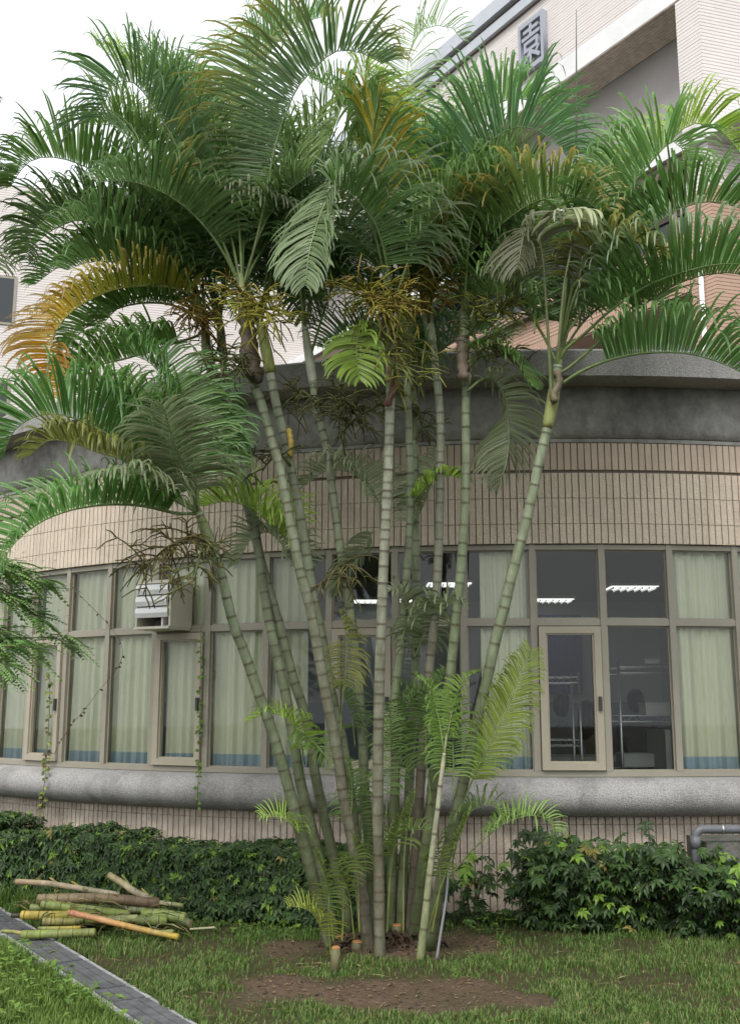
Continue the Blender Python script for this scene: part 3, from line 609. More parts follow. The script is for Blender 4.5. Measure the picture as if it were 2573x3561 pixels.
frond(12, [(1940,1270),(2020,1000),(2110,790),(2200,640),(2320,500),(2403,430),(2478,440),(2533,478),(2580,545)], .5, .36, LIGHT, t0=.55, v=45)
frond(12, [(1940,1270),(1968,1165),(2013,1100),(2073,1015),(2123,945),(2178,880),(2238,815),(2303,762),(2353,730),(2418,706),(2478,700),(2533,710),(2590,730),(2660,780)], -.2, .42, (0.045, 0.115, 0.03), t0=.38, v=58)
frond(12, [(1940,1270),(1965,1215),(2033,1160),(2103,1095),(2168,1045),(2233,1002),(2303,970),(2378,945),(2453,925),(2513,917),(2580,920),(2690,955)], -.5, .44, (0.045, 0.115, 0.03), t0=.3, v=62, tip=(0.5, 0.54, 0.42), tipamt=.7, rad=.014)
frond(12, [(1938,1300),(1975,1280),(2053,1215),(2133,1140),(2233,1062),(2328,1000),(2410,965),(2490,950),(2560,950),(2660,985)], -.1, .34, GREEN, t0=.42, v=50, rad=.013)
frond(12, [(1935,1345),(1960,1330),(2013,1295),(2093,1260),(2178,1237),(2253,1226),(2353,1225),(2428,1236),(2503,1260),(2573,1292),(2650,1345)], -.45, .42, (0.045, 0.11, 0.035), t0=.26, v=58, rad=.013)
frond(12, [(1918,1400),(1908,1200),(1898,1050),(1886,890),(1862,800),(1830,795),(1812,860),(1800,930)], -.35, .33, (0.07, 0.085, 0.06), t0=.55, v=20, droop=.9, rad=.014)
frond(12, [(1928,1310),(1955,1120),(1972,950),(1976,840),(1985,760),(2030,700),(2100,720),(2140,800)], -.1, .33, (0.07, 0.12, 0.05), t0=.5, v=25, droop=.9, rad=.014)
frond(12, [(1935,1290),(1960,1000),(1985,850),(1955,765),(1938,738),(2000,722),(2080,728)], -.5, .3, CREAM, t0=.74, v=-25, droop=.5, wid=.034, dens=.55)
frond(12, [(1945,1240),(1990,1000),(2060,860),(2130,820),(2220,840),(2300,880)], -.4, .3, OLIVE, t0=.4, v=30, droop=.6)
frond(11, [(1625,1290),(1680,1215),(1740,1212),(1800,1262),(1845,1335)], -.25, .22, GREEN, t0=.2, v=25, droop=.5)
frond(11, [(1625,1360),(1680,1318),(1730,1335),(1765,1430),(1765,1580),(1735,1690)], .15, .3, GREYG, t0=.15, v=30, droop=.4)
frond(7, [(1350,1180),(1295,1120),(1250,1150),(1240,1240),(1250,1320)], -.2, .26, LIGHT, t0=.3, v=25)
frond(11, [(1612,1100),(1640,920),(1700,810),(1790,760),(1850,800),(1870,870)], .35, .4, GREEN, t0=.3, v=40)
frond(11, [(1612,1100),(1590,850),(1560,680),(1500,560),(1420,500)], .3, .46, GREEN, t0=.3, v=50)
frond(6, [(1060,1140),(1040,950),(1010,830),(960,760),(880,740)], .2, .38, (0.045, 0.09, 0.035), t0=.3, v=45)
frond(6, [(1060,1140),(1100,920),(1140,800),(1130,760),(1090,850),(1070,1000),(1060,1100)], .3, .36, (0.035, 0.07, 0.03), t0=.4, v=25, droop=.8)
frond(6, [(1075,1250),(1150,1010),(1200,900),(1260,860),(1330,890)], .3, .35, GREEN, t0=.4)
frond(5, [(905,1130),(960,900),(1010,760),(1090,650),(1180,600)], .3, .42, (0.04, 0.085, 0.035), t0=.3, v=45)
frond(8, [(1412,1150),(1385,900),(1350,700),(1290,560),(1210,480)], .3, .45, GREEN, t0=.3, v=45)
frond(8, [(1412,1150),(1440,900),(1490,700),(1540,560),(1600,480)], .4, .45, GREEN, t0=.3, v=45)
frond(10, [(1472,1040),(1440,850),(1380,700),(1330,600),(1310,540)], -.2, .42, LIGHT, t0=.35, v=50, streak=.2)
frond(9, [(1440,1400),(1400,1200),(1350,1080),(1280,1010),(1200,1000)], .1, .35, GREEN, t0=.3)
frond(3, [(765,1120),(680,800),(590,620),(500,510),(400,440),(300,430)], .25, .42, (0.055, 0.12, 0.03), t0=.35, v=50)
frond(4, [(842,1010),(780,720),(700,520),(620,380),(520,270),(440,240)], .3, .46, GREEN, t0=.4, v=55)
frond(8, [(1412,1150),(1310,700),(1235,450),(1150,310),(1075,270)], .4, .42, GREEN, t0=.4, v=45)
frond(9, [(1440,1400),(1380,800),(1300,420),(1262,280),(1275,200)], .3, .46, LIGHT, t0=.5, v=55, streak=.15)
frond(6, [(1060,1140),(1050,800),(1010,600),(930,460),(850,420)], .3, .45, GREEN, t0=.35, v=50)
frond(11, [(1612,1100),(1680,850),(1740,660),(1805,570),(1880,550)], .3, .42, GREEN, t0=.35, v=50)
frond(12, [(1940,1270),(2010,950),(2080,740),(2160,600),(2250,540)], .5, .4, LIGHT, t0=.4, v=50)
frond(2, [(712,1130),(560,900),(430,790),(300,760),(180,800),(90,880)], .2, .4, GREEN, t0=.3, v=50)
frond(2, [(712,1130),(600,1060),(450,1060),(320,1120),(230,1210)], .3, .34, GREEN, t0=.25, v=48)
frond(1, [(692,1785),(600,1600),(480,1450),(360,1380),(240,1370)], .2, .4, GREEN, t0=.3, v=50)
frond(3, [(765,1120),(650,780),(560,580),(470,470),(370,410)], .5, .42, (0.06, 0.12, 0.03), t0=.4, v=55, endfrac=.95)
frond(5, [(905,1130),(965,850),(1015,640),(1075,510),(1150,440)], .4, .42, (0.06, 0.12, 0.03), t0=.4, v=55, endfrac=.95)
frond(10, [(1472,1040),(1530,800),(1620,640),(1700,560),(1790,520)], .3, .4, GREEN, t0=.4, v=50, endfrac=.8)
# low fronds among the stems
for k_, pts_ in ((1, [(1160,3280),(1135,3080),(1092,2955)]), (3, [(1190,3280),(1196,3100),(1205,2970)]), (4, [(1250,3250),(1240,3000),(1222,2900)]), (7, [(1345,3250),(1362,3000),(1402,2820)]), (12, [(1482,3250),(1560,3010),(1650,2790)]), (9, [(1402,3250),(1408,2950),(1445,2750)]), (1, [(1150,3330),(1142,3180),(1150,3060)]), (6, [(1232,3270),(1215,3120),(1180,3030)]), (11, [(1500,3250),(1530,3080),(1520,2930)])):
    frond(k_, pts_, -.05, .13, (0.05, 0.085, 0.02), Y0=7.15, t0=.62, v=25, wid=.016, rad=.006, pet=(0.22, 0.24, 0.05))
frond(4, [(1050,1930),(950,1830),(860,1762),(780,1745),(705,1762)], .2, .33, LIGHT, Y0=7.6, t0=.2, v=50, rad=.008)
frond(5, [(1060,2050),(1000,1920),(930,1850),(870,1880),(830,1960)], .2, .25, GREYG, Y0=7.7, t0=.2, rad=.007)
frond(7, [(1300,1840),(1262,1910),(1215,1985),(1180,2060)], .1, .26, GREYG, Y0=7.6, t0=.05, v=20, rad=.007)
frond(7, [(1345,1790),(1280,1690),(1210,1640),(1130,1640),(1060,1690)], .3, .3, GREYG, Y0=7.6, t0=.1, v=40, rad=.007)
frond(8, [(1432,1750),(1500,1680),(1560,1655),(1630,1675)], .0, .16, LIGHT, Y0=7.5, t0=.1, rad=.006)
frond(8, [(1425,1850),(1470,1760),(1510,1650),(1530,1560)], .1, .2, GREYG, Y0=7.6, t0=.1, rad=.006)
frond(9, [(1440,2290),(1430,2160),(1400,2070),(1360,2060)], -.2, .25, GREYG, Y0=7.6, t0=.15, v=40, rad=.007)
frond(9, [(1440,2290),(1490,2180),(1555,2110),(1600,2110)], -.1, .28, GREYG, Y0=7.6, t0=.15, v=40, rad=.007)
frond(12, [(1597,2850),(1615,2780),(1660,2675),(1710,2575),(1760,2475),(1803,2370),(1845,2262)], -.15, .2, (0.085, 0.14, 0.018), Y0=7.2, t0=.22, v=5, cam_face=True, rad=.007, wid=.014, droop=.12, dens=1.3, fa0=35, fa1=48, endfrac=.4)
frond(3, [(1060,2660),(1040,2560),(1000,2500),(940,2482),(868,2505)], -.2, .2, (0.12, 0.22, 0.03), Y0=7.4, t0=.15, v=35, wid=.017, rad=.006)
frond(3, [(1040,2540),(1100,2592),(1155,2660)], -.2, .2, (0.05, 0.1, 0.03), Y0=7.4, t0=.05, v=20, wid=.016, rad=.006)
frond(7, [(1342,2850),(1350,2700),(1356,2600),(1366,2440)], .1, .13, (0.06, 0.12, 0.03), Y0=7.3, t0=.2, v=0, cam_face=True, wid=.013, rad=.005)
frond(13, [(1545,2620),(1525,2500),(1500,2400),(1450,2350)], .1, .17, (0.07, 0.14, 0.03), t0=.15, wid=.015, rad=.006, v=25)
frond(13, [(1545,2620),(1572,2475),(1608,2370),(1662,2335)], .1, .17, (0.08, 0.15, 0.03), t0=.2, wid=.015, rad=.006, v=25)
frond(13, [(1580,2780),(1576,2640),(1570,2500),(1540,2400)], .0, .18, (0.07, 0.14, 0.03), Y0=7.05, t0=.2, wid=.015, rad=.006, v=10, cam_face=True)
frond(11, [(1500,2800),(1480,2600),(1500,2450),(1550,2330)], -.1, .2, (0.05, 0.1, 0.03), Y0=7.4, t0=.3, wid=.016, rad=.006)
frond(12, [(1558,3060),(1640,2960),(1715,2893),(1765,2860),(1840,2838),(1900,2850),(1932,2895)], -.3, .17, (0.09, 0.17, 0.05), Y0=7.3, t0=.45, wid=.016, rad=.006)
frond(12, [(1570,3010),(1600,2900),(1640,2822),(1705,2800),(1750,2840)], -.1, .18, (0.07, 0.13, 0.04), Y0=7.3, t0=.25, wid=.015, rad=.005)
frond(1, [(1142,3300),(1105,3205),(1070,3165),(1000,3150)], -.15, .15, (0.12, 0.17, 0.03), Y0=7.1, t0=.2, wid=.014, rad=.006)
frond(1, [(1045,2905),(1015,2870),(970,2843),(905,2842)], -.1, .17, (0.11, 0.2, 0.04), Y0=7.25, t0=.1, wid=.014, rad=.005)
frond(6, [(1275,3100),(1262,2900),(1240,2770),(1200,2700)], -.1, .2, (0.05, 0.1, 0.03), Y0=7.6, t0=.3, wid=.015, rad=.005)
frond(7, [(1345,3060),(1370,2940),(1420,2890),(1490,2888)], -.1, .14, (0.07, 0.13, 0.035), Y0=7.3, t0=.3, wid=.013, rad=.005)
frond(8, [(1380,2700),(1400,2520),(1440,2420),(1500,2400)], -.1, .2, (0.05, 0.1, 0.03), Y0=7.6, t0=.25, wid=.015, rad=.005)
frond(6, [(1235,2600),(1220,2480),(1180,2400),(1120,2390)], .0, .2, (0.05, 0.1, 0.03), Y0=7.7, t0=.25, wid=.015, rad=.005)
frond(9, [(1420,2700),(1450,2520),(1420,2420),(1370,2370)], .0, .2, (0.05, 0.1, 0.03), Y0=7.65, t0=.25, wid=.015, rad=.005)
frond(5, [(1180,2650),(1190,2450),(1205,2250),(1180,2120)], -.1, .16, OLIVE, Y0=7.5, t0=.5, wid=.014, rad=.006, droop=.8)
frond(4, [(1215,2900),(1225,2750),(1205,2640)], -.1, .14, (0.05, 0.1, 0.03), Y0=7.25, t0=.2, wid=.014, rad=.005)
# crowns' far sides
for k, az, e0, ln in [(2, 150, 70, 1.5), (2, 215, 60, 1.4), (3, 120, 74, 1.5), (3, 170, 62, 1.4), (4, 100, 72, 1.5), (4, 60, 66, 1.4), (5, 80, 70, 1.4), (5, 120, 62, 1.3), (6, 60, 70, 1.3), (6, 110, 60, 1.3), (7, 70, 70, 1.5), (7, 110, 62, 1.4), (8, 50, 66, 1.4), (8, 100, 60, 1.3), (9, 30, 66, 1.1), (9, 140, 64, 1.1), (10, 70, 70, 1.4), (10, 40, 60, 1.3), (11, 60, 68, 1.3), (11, 100, 58, 1.2), (12, 60, 66, 1.3), (12, 20, 60, 1.2), (4, 200, 60, 1.3), (2, 190, 50, 1.2), (1, 130, 62, 1.0)]:
    p = crown[k].copy(); pts = [p.copy()]; a = math.radians(az + ru(-12, 12)); e = math.radians(e0 + ru(-5, 5)); m = 9
    for i in range(m):
        ee = e - math.radians(95) * (i / m) ** 1.5
        p = p + Vector((math.cos(a) * math.cos(ee), math.sin(a) * math.cos(ee), math.sin(ee))) * ln / m; pts.append(p.copy())
    frond3(palms[k], pts, ru(.36, .48), jit((0.045, 0.1, 0.035), .25), t0=.28, v=45)
random.seed(77)
for k, az, e0, ln in [(2, 235, 70, 1.3), (3, 150, 80, 1.7), (3, 95, 78, 1.6), (4, 120, 80, 1.7), (4, 20, 74, 1.5), (5, 60, 80, 1.7), (6, 150, 78, 1.5), (7, 20, 76, 1.5), (8, 75, 80, 1.6), (10, 10, 70, 1.4), (11, 20, 72, 1.3), (12, 150, 70, 1.1), (1, 160, 74, 1.1), (2, 140, 82, 1.6)]:
    p = crown[k].copy(); pts = [p.copy()]; a = math.radians(az + ru(-10, 10)); e = math.radians(e0 + ru(-4, 4)); m = 9
    for i in range(m):
        ee = e - math.radians(ru(75, 100)) * (i / m) ** 1.7
        p = p + Vector((math.cos(a) * math.cos(ee), math.sin(a) * math.cos(ee), math.sin(ee))) * ln / m; pts.append(p.copy())
    frond3(palms[k], pts, ru(.36, .46), jit((0.055, 0.115, 0.035), .25), t0=.34, v=ru(40, 55))
# spear leaf
mb = MB(); q = [P(1950, 1230, 6.9), P(1990, 800, 6.95), P(2004, 460, 7.0), P(2004, 250, 7.0), P(2004, 30, 7.0)]; f_, _ = spline(q, 20)
mb.tube(f_, [.021 * (1 - .9 * i / 19) for i in range(20)], 6, (0.13, 0.2, 0.09), flat=.4); mb.build('spear_leaf', 'leaf', palms[12], True)

# flower sprays
def spray(k, foot, ctr, dy, spread, n, cols, droop=.5, thick=.0055):
    a = P(foot[0], foot[1], crownY[k] - .02 if k != 1 else crownY[1]); c = P(ctr[0], ctr[1], crownY[k] + dy)
    mb = MB(); mid = (a + c) / 2 + Vector((0, -.03, .05)); st, _ = spline([a, mid, c, c + (c - mid) * .8 - ZUP * .05], 12)
    mb.tube(st, [.013 * (1 - .6 * i / 11) for i in range(12)], 6, mixc(cols[0], (0.1, 0.13, 0.04), .5))
    for i in range(n):
        b = st[int(ru(3, 11.9))]
        d = Vector((ru(-1, 1), ru(-1, .5), ru(-.55, .75))); d.normalize()
        ln = spread * ru(.55, 1.05); pts = [b]; p = b
        for j in range(4):
            d = (d - ZUP * droop * .3).normalized(); p = p + d * ln / 4; pts.append(p)
        mb.tube(pts, [thick * 1.1, thick, thick * .9, thick * .8, thick * .6], 4, jit(cols[0], .2))
        for s in range(int(ru(4, 8))):
            j = int(ru(0, 4)); bb = pts[j].lerp(pts[j + 1], rnd()); dd = (d * .7 + Vector((ru(-1, 1), ru(-1, 1), ru(-.7, .7)))).normalized()
            l2 = spread * ru(.3, .6); dd2 = (dd - ZUP * droop * .8).normalized(); cc = jit(mixc(cols[0], cols[1], rnd()), .2)
            mb.tube([bb, bb + dd * l2 * .5, bb + dd * l2 * .5 + dd2 * l2 * .5], [thick * .85, thick * .8, thick * .55], 4, cc)
    mb.build('flower_spray', 'leaf_matte', palms[k], True)
YO, YG, GR, BR = (0.26, 0.17, 0.03), (0.3, 0.3, 0.04), (0.14, 0.16, 0.05), (0.14, 0.11, 0.045)
spray(2, (725,1190), (660,1080), -.25, .24, 20, (YO, (0.33, 0.2, 0.03)))
spray(2, (725,1200), (700,1010), -.2, .2, 12, (YO, YG))
spray(4, (862,1130), (920,1080), -.25, .3, 26, (YG, (0.36, 0.3, 0.04)))
spray(4, (855,1080), (840,1020), -.2, .22, 10, (YO, YG))
spray(3, (772,1200), (735,1300), -.2, .26, 22, (GR, BR)); spray(4, (880,1330), (800,1250), -.15, .22, 12, (GR, BR))
spray(7, (1360,1150), (1290,1030), -.25, .32, 26, (YG, YO)); spray(7, (1362,1130), (1375,1050), -.3, .26, 18, (YO, YG))
spray(7, (1362,1200), (1365,1220), -.2, .3, 18, (GR, YG)); spray(8, (1414,1200), (1440,1210), -.1, .24, 10, (GR, YG))
spray(10, (1490,1120), (1500,980), -.2, .24, 20, (YO, YG)); spray(10, (1490,1100), (1530,860), -.25, .24, 16, (YG, YO))
spray(11, (1618,1180), (1730,1080), -.15, .3, 22, (GR, YG), .2); spray(11, (1618,1220), (1700,1200), -.1, .26, 14, (GR, BR))
spray(6, (1098,1420), (1190,1400), -.05, .32, 24, (GR, BR)); spray(6, (1095,1400), (1020,1380), .0, .24, 12, (GR, BR))
spray(8, (1418,1420), (1260,1440), .1, .25, 14, (GR, BR)); spray(9, (1440,1430), (1460,1440), .0, .24, 10, (GR, BR))
spray(1, (735,1890), (575,1910), -.2, .28, 24, (BR, (0.2, 0.17, 0.04)), .6); spray(1, (735,1900), (690,1950), -.25, .24, 14, (GR, BR)); spray(5, (1010,1620), (940,1600), -.1, .22, 8, (GR, BR))
spray(6, (1200,2000), (1190,1980), -.2, .28, 10, (BR, GR), 1.0)

# a neighbouring palm whose frond tips reach in
nf = P(-330, 3250, 7.3); nroot = thing('areca_palm', (nf.x, nf.y, 0), 'neighbouring palm beyond the pile of cut canes, only frond tips in sight', 'palm')
mb = MB(); cane_mesh(mb, [P(-380, 1050, 7.1), P(-350, 2000, 7.2), Vector((nf.x, nf.y, -.03))], .035, .05, (0.25, 0.28, 0.17), (0.1, 0.12, 0.04), (0.07, 0.05, 0.03), .1, .15); mb.build('trunk', 'cane', nroot, True)
for pts in ([(-380,1050),(-300,700),(-200,450),(-110,330),(-30,330)], [(-380,1050),(-280,800),(-180,640),(-90,560),(-20,570)], [(-380,1050),(-250,950),(-150,880),(-70,860),(-15,930)], [(-380,1050),(-330,600),(-260,300),(-190,130),(-100,60)]):
    frond3(nroot, [P(x, y, 7.1 - .3 * i / 4) for i, (x, y) in enumerate(pts)], .3, (0.05, 0.09, 0.04), t0=.35, v=30)

# ---------------------------------------------------------------- foliage helpers
def leaflet(mb, base, d, up, L, W, c, droop=.2):
    d = d.normalized(); s = d.cross(up); s = s.normalized() if s.length > .05 else Vector((1, 0, 0)); n = s.cross(d)
    p1 = base + d * L * .45 - n * droop * L * .05; p2 = base + d * L - ZUP * droop * L * .4
    q1 = base + d * L * .5 + s * W * .5 + n * W * .14; q2 = base + d * L * .5 - s * W * .5 + n * W * .14
    mb.add([base, q1, p2, q2, p1], [(0, 4, 1), (1, 4, 2), (2, 4, 3), (3, 4, 0)], [c, c, jit(c, .1), c, mixc(c, (.2, .28, .06), .12)])
def umbrella(mb, p, nrm, size, c, n=7):
    """palmate schefflera leaf"""
    nrm = nrm.normalized(); a = nrm.cross(Vector((0, 1, .1))).normalized(); b = nrm.cross(a); ph = ru(0, 6)
    for i in range(n):
        an = ph + 2 * math.pi * i / n + ru(-.15, .15); d = (a * math.cos(an) + b * math.sin(an)) - nrm * ru(.0, .45)
        leaflet(mb, p, d, nrm, size * ru(.8, 1.1), size * ru(.4, .54), jit(c, .14), .5)
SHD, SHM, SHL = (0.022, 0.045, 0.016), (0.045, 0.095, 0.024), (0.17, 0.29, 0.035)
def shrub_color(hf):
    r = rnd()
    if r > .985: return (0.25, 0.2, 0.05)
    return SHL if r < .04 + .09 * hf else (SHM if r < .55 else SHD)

# hedge along the wall
hedge = thing('hedge', pol(R + .5, -.5, 0), 'long dense dark green hedge of palmate leaves below the left windows', 'hedge')
mb = MB()
for i in range(9500):
    th = ru(-.80, -.165); q = rnd(); edge = min(1, (th + .80) / .03, (-.165 - th) / .05)
    hmax = (.54 + .1 * mnoise.noise(Vector((th * 9, 0, 2))) + .06 * mnoise.noise(Vector((th * 40, 1, 2)))) * (.6 + .4 * edge)
    if th < -.62: hmax += .1
    if q < .5: r_ = R + .83 + .1 * mnoise.noise(Vector((th * 14, 5, 1))) - abs(random.gauss(0, .07)); z = ru(.05, hmax)
    else: r_ = R + ru(.12, .82); z = hmax - abs(random.gauss(0, .08))
    z = max(.04, z); hf = z / .7
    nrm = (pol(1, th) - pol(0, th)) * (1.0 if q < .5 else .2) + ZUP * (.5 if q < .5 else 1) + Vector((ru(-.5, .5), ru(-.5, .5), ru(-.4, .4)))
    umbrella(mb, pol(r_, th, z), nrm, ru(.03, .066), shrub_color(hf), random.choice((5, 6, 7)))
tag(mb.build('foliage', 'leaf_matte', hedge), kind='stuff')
for i in range(60):
    th = ru(-.78, -.18); a = pol(R + ru(.3, .65), th, -.02); mb = MB(); b = a + Vector((ru(-.15, .15), ru(-.2, 0), ru(.35, .5))); m_ = (a + b) / 2 + Vector((ru(-.05, .05), ru(-.05, .05), 0))
    mb.tube(spline([a, m_, b], 6)[0], [.011, .01, .009, .008, .006, .004], 5); mb.build('stem', 'bark', hedge, True)
# separate shrubs to the right
def shrub(px, py, Y, w, h, n, label, seed):
    random.seed(seed); c = PG(px, py); c = Vector((c.x, Y, 0)); root = thing('schefflera_shrub', c, label, 'shrub', 'shrubs along the foot of the wall'); mb = MB(); tips = []
    ns = max(4, int(n / 42))
    for i in range(ns):
        a = Vector((c.x + ru(-w, w) * .5, Y + ru(-.12, .12), -.02)); b = Vector((c.x + ru(-w, w) * .95, Y + ru(-.28, .2), h * ru(.6, 1.0))); m_ = (a + b) / 2 + Vector((ru(-.05, .05), 0, 0))
        sb = MB(); f_, _ = spline([a, m_, b], 8); sb.tube(f_, [.011 - .001 * j for j in range(8)], 5); sb.build('stem', 'bark', root, True)
        tips.append(f_)
    for i in range(n):
        f_ = random.choice(tips); s_ = f_[int(ru(1, 7.99))] if rnd() < .75 else f_[-1]
        p = s_ + Vector((random.gauss(0, .09), random.gauss(0, .09) - .04, random.gauss(0, .07)))
        p.z = max(.05, p.z); hf = p.z / h
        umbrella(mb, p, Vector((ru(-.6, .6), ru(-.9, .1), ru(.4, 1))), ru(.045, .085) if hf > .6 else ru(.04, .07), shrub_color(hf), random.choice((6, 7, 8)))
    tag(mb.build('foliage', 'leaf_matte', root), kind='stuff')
shrub(1880, 3205, 8.25, .2, .52, 380, 'leafy shrub with a bare pale stem beside the palm clump', 3)
shrub(2030, 3210, 8.2, .26, .55, 480, 'taller shrub with large upright leaves in front of the tiled base wall', 4)
shrub(2200, 3215, 8.15, .3, .53, 620, 'shrub with lime green young leaves between the tiled wall and the drain pipe', 5)
shrub(2380, 3220, 8.0, .34, .5, 720, 'dark spreading shrub under the drain pipe with a bent bare branch', 6)
shrub(2540, 3225, 7.75, .3, .5, 300, 'low shrub in front of the concrete block steps', 8)
shrub(1640, 3180, 8.4, .07, .45, 60, 'narrow shrub squeezed between the palm stems and the wall', 7)
random.seed(21)
mb = MB(); q = [PG(2410, 3213), P(2480, 3155, 7.7), P(2560, 3120, 7.7), P(2640, 3060, 7.7)]
mb.tube(spline(q, 10)[0], .009, 5); tag(mb.build('bare_branch', 'bark', smooth=True), 'bent bare brown branch leaning in front of the concrete blocks', 'branch')

# ---------------------------------------------------------------- concrete block steps and drain pipe
ox = P(2440, 2900, 8.02); blocks = thing('block_steps', (ox.x + .5, 8.1, 0), 'dark weathered concrete block plinth with a thick top slab', 'plinth')
mb = MB(); mb.box(ox.x, ox.x + 3.2, 7.92, 8.42, .47, .62); mb.build('top_slab', 'block', blocks)
for j in range(3):
    for i in range(10):
        x0 = ox.x + .03 + i * .32 - (.16 if j % 2 else 0); x1 = x0 + .31; x0 = max(x0, ox.x + .03)
        mb = MB(); mb.box(x0, x1, 7.97 + ru(0, .012), 8.4, .003 + j * .156, .15 + j * .156); mb.build('block', 'block', blocks)
dp = thing('drain_pipe', P(2415, 3000, 8.0), 'grey plastic drain pipe bending over the concrete plinth', 'pipe')
a0 = P(2416, 2885, 7.9); mb = MB()
pts = [Vector((a0.x, 7.9, .003)), Vector((a0.x, 7.9, a0.z - .06))] + [Vector((a0.x + .06 * (1 - math.cos(t)), 7.9, a0.z - .06 + .06 * math.sin(t))) for t in [math.pi / 2 * k / 6 for k in range(1, 7)]] + [Vector((a0.x + 3.2, 7.9, a0.z))]
mb.tube(pts, .031, 12); mb.build('pipe', 'pvc', dp, True)
mb = MB(); mb.tube([pts[1] + Vector((0, 0, -.07)), pts[1] + Vector((0, 0, .012))], .037, 12); mb.build('collar', 'pvc', dp, True)
mb = MB(); cxp = a0.x + .19; mb.tube([Vector((cxp, 7.9, a0.z)), Vector((cxp + .012, 7.9, a0.z))], .036, 12); mb.build('clip', 'chrome', dp, True)
mb = MB(); q = [P(1560, 3015, 7.25), P(1551, 3125, 7.2), P(1534, 3235, 7.15)]; d = q[-1] - q[-2]; q.append(q[-1] + d * (q[-1].z + .02) / -d.z)
mb.tube(spline(q, 10)[0], .009, 8); tag(mb.build('conduit', 'white_pvc', smooth=True), 'thin white plastic conduit at the foot of the palm clump', 'pipe')

# ---------------------------------------------------------------- drain channel covers
drain = thing('drain_channel', DRN * 2.24 + DRD * -6.5, 'narrow grey channel of ribbed concrete covers crossing the lawn', 'drain')
def DR(u, w, z): return DRD * u + DRN * w + Vector((0, 0, z))
u = -9.6
lens = [.75, .75, .75, .73, .3, .75, .75, .75, .75]
cc_ = [-9.9]
while cc_[-1] < -3: cc_.append(cc_[-1] + (.75 if abs(cc_[-1] + 6.15) > .2 else .3))
for a, b in zip(cc_[:-1], cc_[1:]):
    mb = MB(); mb.box(a + .004, b - .004, 2.125, 2.39, -.05, .008 + ru(-.003, .003), fn=DR); cv_ = mb.build('cover', 'slab_line', drain)
    for w0, w1 in ((2.16, 2.222), (2.228, 2.288), (2.294, 2.352)):
        mb = MB(); mb.box(a + .016, b - .016, w0, w1, 0, .016, fn=DR); mb.build('rib_panel', 'slab', cv_)
mb = MB(); mb.box(cc_[0], cc_[-1], 2.085, 2.119, -.05, .0, fn=DR); mb.build('kerb_strip', 'slab', drain)

# ---------------------------------------------------------------- grass
random.seed(5)
G1, G2, G3 = (0.075, 0.15, 0.03), (0.13, 0.22, 0.05), (0.25, 0.23, 0.1)
mb = MB()
def blade(x, y, h, c, w=.004, lean=.5):
    z = gz(x, y); a = ru(0, 6.283); l = ru(.1, lean) * h; dx, dy = math.cos(a), math.sin(a); wx, wy = -dy * w, dx * w
    m = Vector((x + dx * l * .3, y + dy * l * .3, z + h * .6)); t = Vector((x + dx * l, y + dy * l, z + h))
    mb.add([Vector((x - wx, y - wy, z - .01)), Vector((x + wx, y + wy, z - .01)), m + Vector((wx, wy, 0)) * .8, m - Vector((wx, wy, 0)) * .8, t], [(0, 1, 2, 3), (3, 2, 4)], [mixc(c, (.06, .06, .02), .3)] * 2 + [c] * 2 + [mixc(c, G3, .2)])
cnt = 0
for i in range(280000):
    y = 5.1 + 5.3 * rnd() ** 1.25; half = y * .56; x = ru(-half, half)
    if on_drain(x, y, -.01 + .05 * mnoise.noise(Vector((x * 6, y * 6, 0)))): continue
    if (x - CX) ** 2 + (y - CY) ** 2 < (R + .01) ** 2: continue
    d = dirt(x, y)
    if rnd() < min(.97, d * 1.3): continue
    patch = mnoise.noise(Vector((x * 2.2, y * 2.2, 7))); left = (x * DRN.x + y * DRN.y) < 2.1
    if not left and patch < -.05 and rnd() < .75: continue
    if not left and mnoise.noise(Vector((x * 9, y * 9, 3))) < -.1 and rnd() < .6: continue
    h = ru(.014, .04) * (1.15 + .7 * patch); c = mixc(G1, G2, rnd())
    if left: h *= 1.9; c = mixc(c, (0.15, 0.24, 0.04), .6)
    elif y < 7.6 and rnd() < .3: c = mixc(c, G3, rnd())
    if y > 8.3 and x > 0: c = mixc(c, (0.1, 0.2, 0.03), .5)
    if d > .1: h *= .7
    blade(x, y, h, jit(c, .25), ru(.0022, .0045), .9); cnt += 1
for i in range(260):       # taller tufts near the pile and path
    x, y = ru(-3.3, -1.5), ru(8.0, 9.2)
    if on_drain(x, y, .02) : continue
    for j in range(14): blade(x + ru(-.05, .05), y + ru(-.05, .05), ru(.08, .2), jit((0.09, 0.17, 0.03), .3), .004, .9)
tag(mb.build('grass', 'grass'), 'short green lawn grass around the palms', 'grass', kind='stuff')
mb = MB()
for i in range(900):       # broad-leaved weeds
    if i < 620:
        x, y = ru(-2.3, -1.2), ru(5.5, 7.2)
        if x * DRN.x + y * DRN.y > 2.06 + ru(-.06, .05): continue
        if rnd() > .35 + .9 * max(0, mnoise.noise(Vector((x * 3, y * 3, 2)))): continue
        p = Vector((x, y, gz(x, y) + ru(.02, .16)))
    else:
        x, y = ru(-2.4, 2.6), ru(7.9, 8.75)
        if (x - CX) ** 2 + (y - CY) ** 2 < (R + .05) ** 2 or on_drain(x, y, .05): continue
        p = Vector((x, y, gz(x, y) + ru(.01, .08)))
    c = jit(mixc((0.09, 0.18, 0.03), (0.18, 0.29, 0.05), rnd()), .2)
    for j in range(3):
        an = ru(0, 6.28); leaflet(mb, p, Vector((math.cos(an), math.sin(an), ru(-.1, .5))), ZUP, ru(.03, .065), ru(.02, .04), c)
tag(mb.build('weeds', 'leaf_matte'), 'broad leaved weeds growing in the lawn', 'weeds', kind='stuff')
mb = MB()
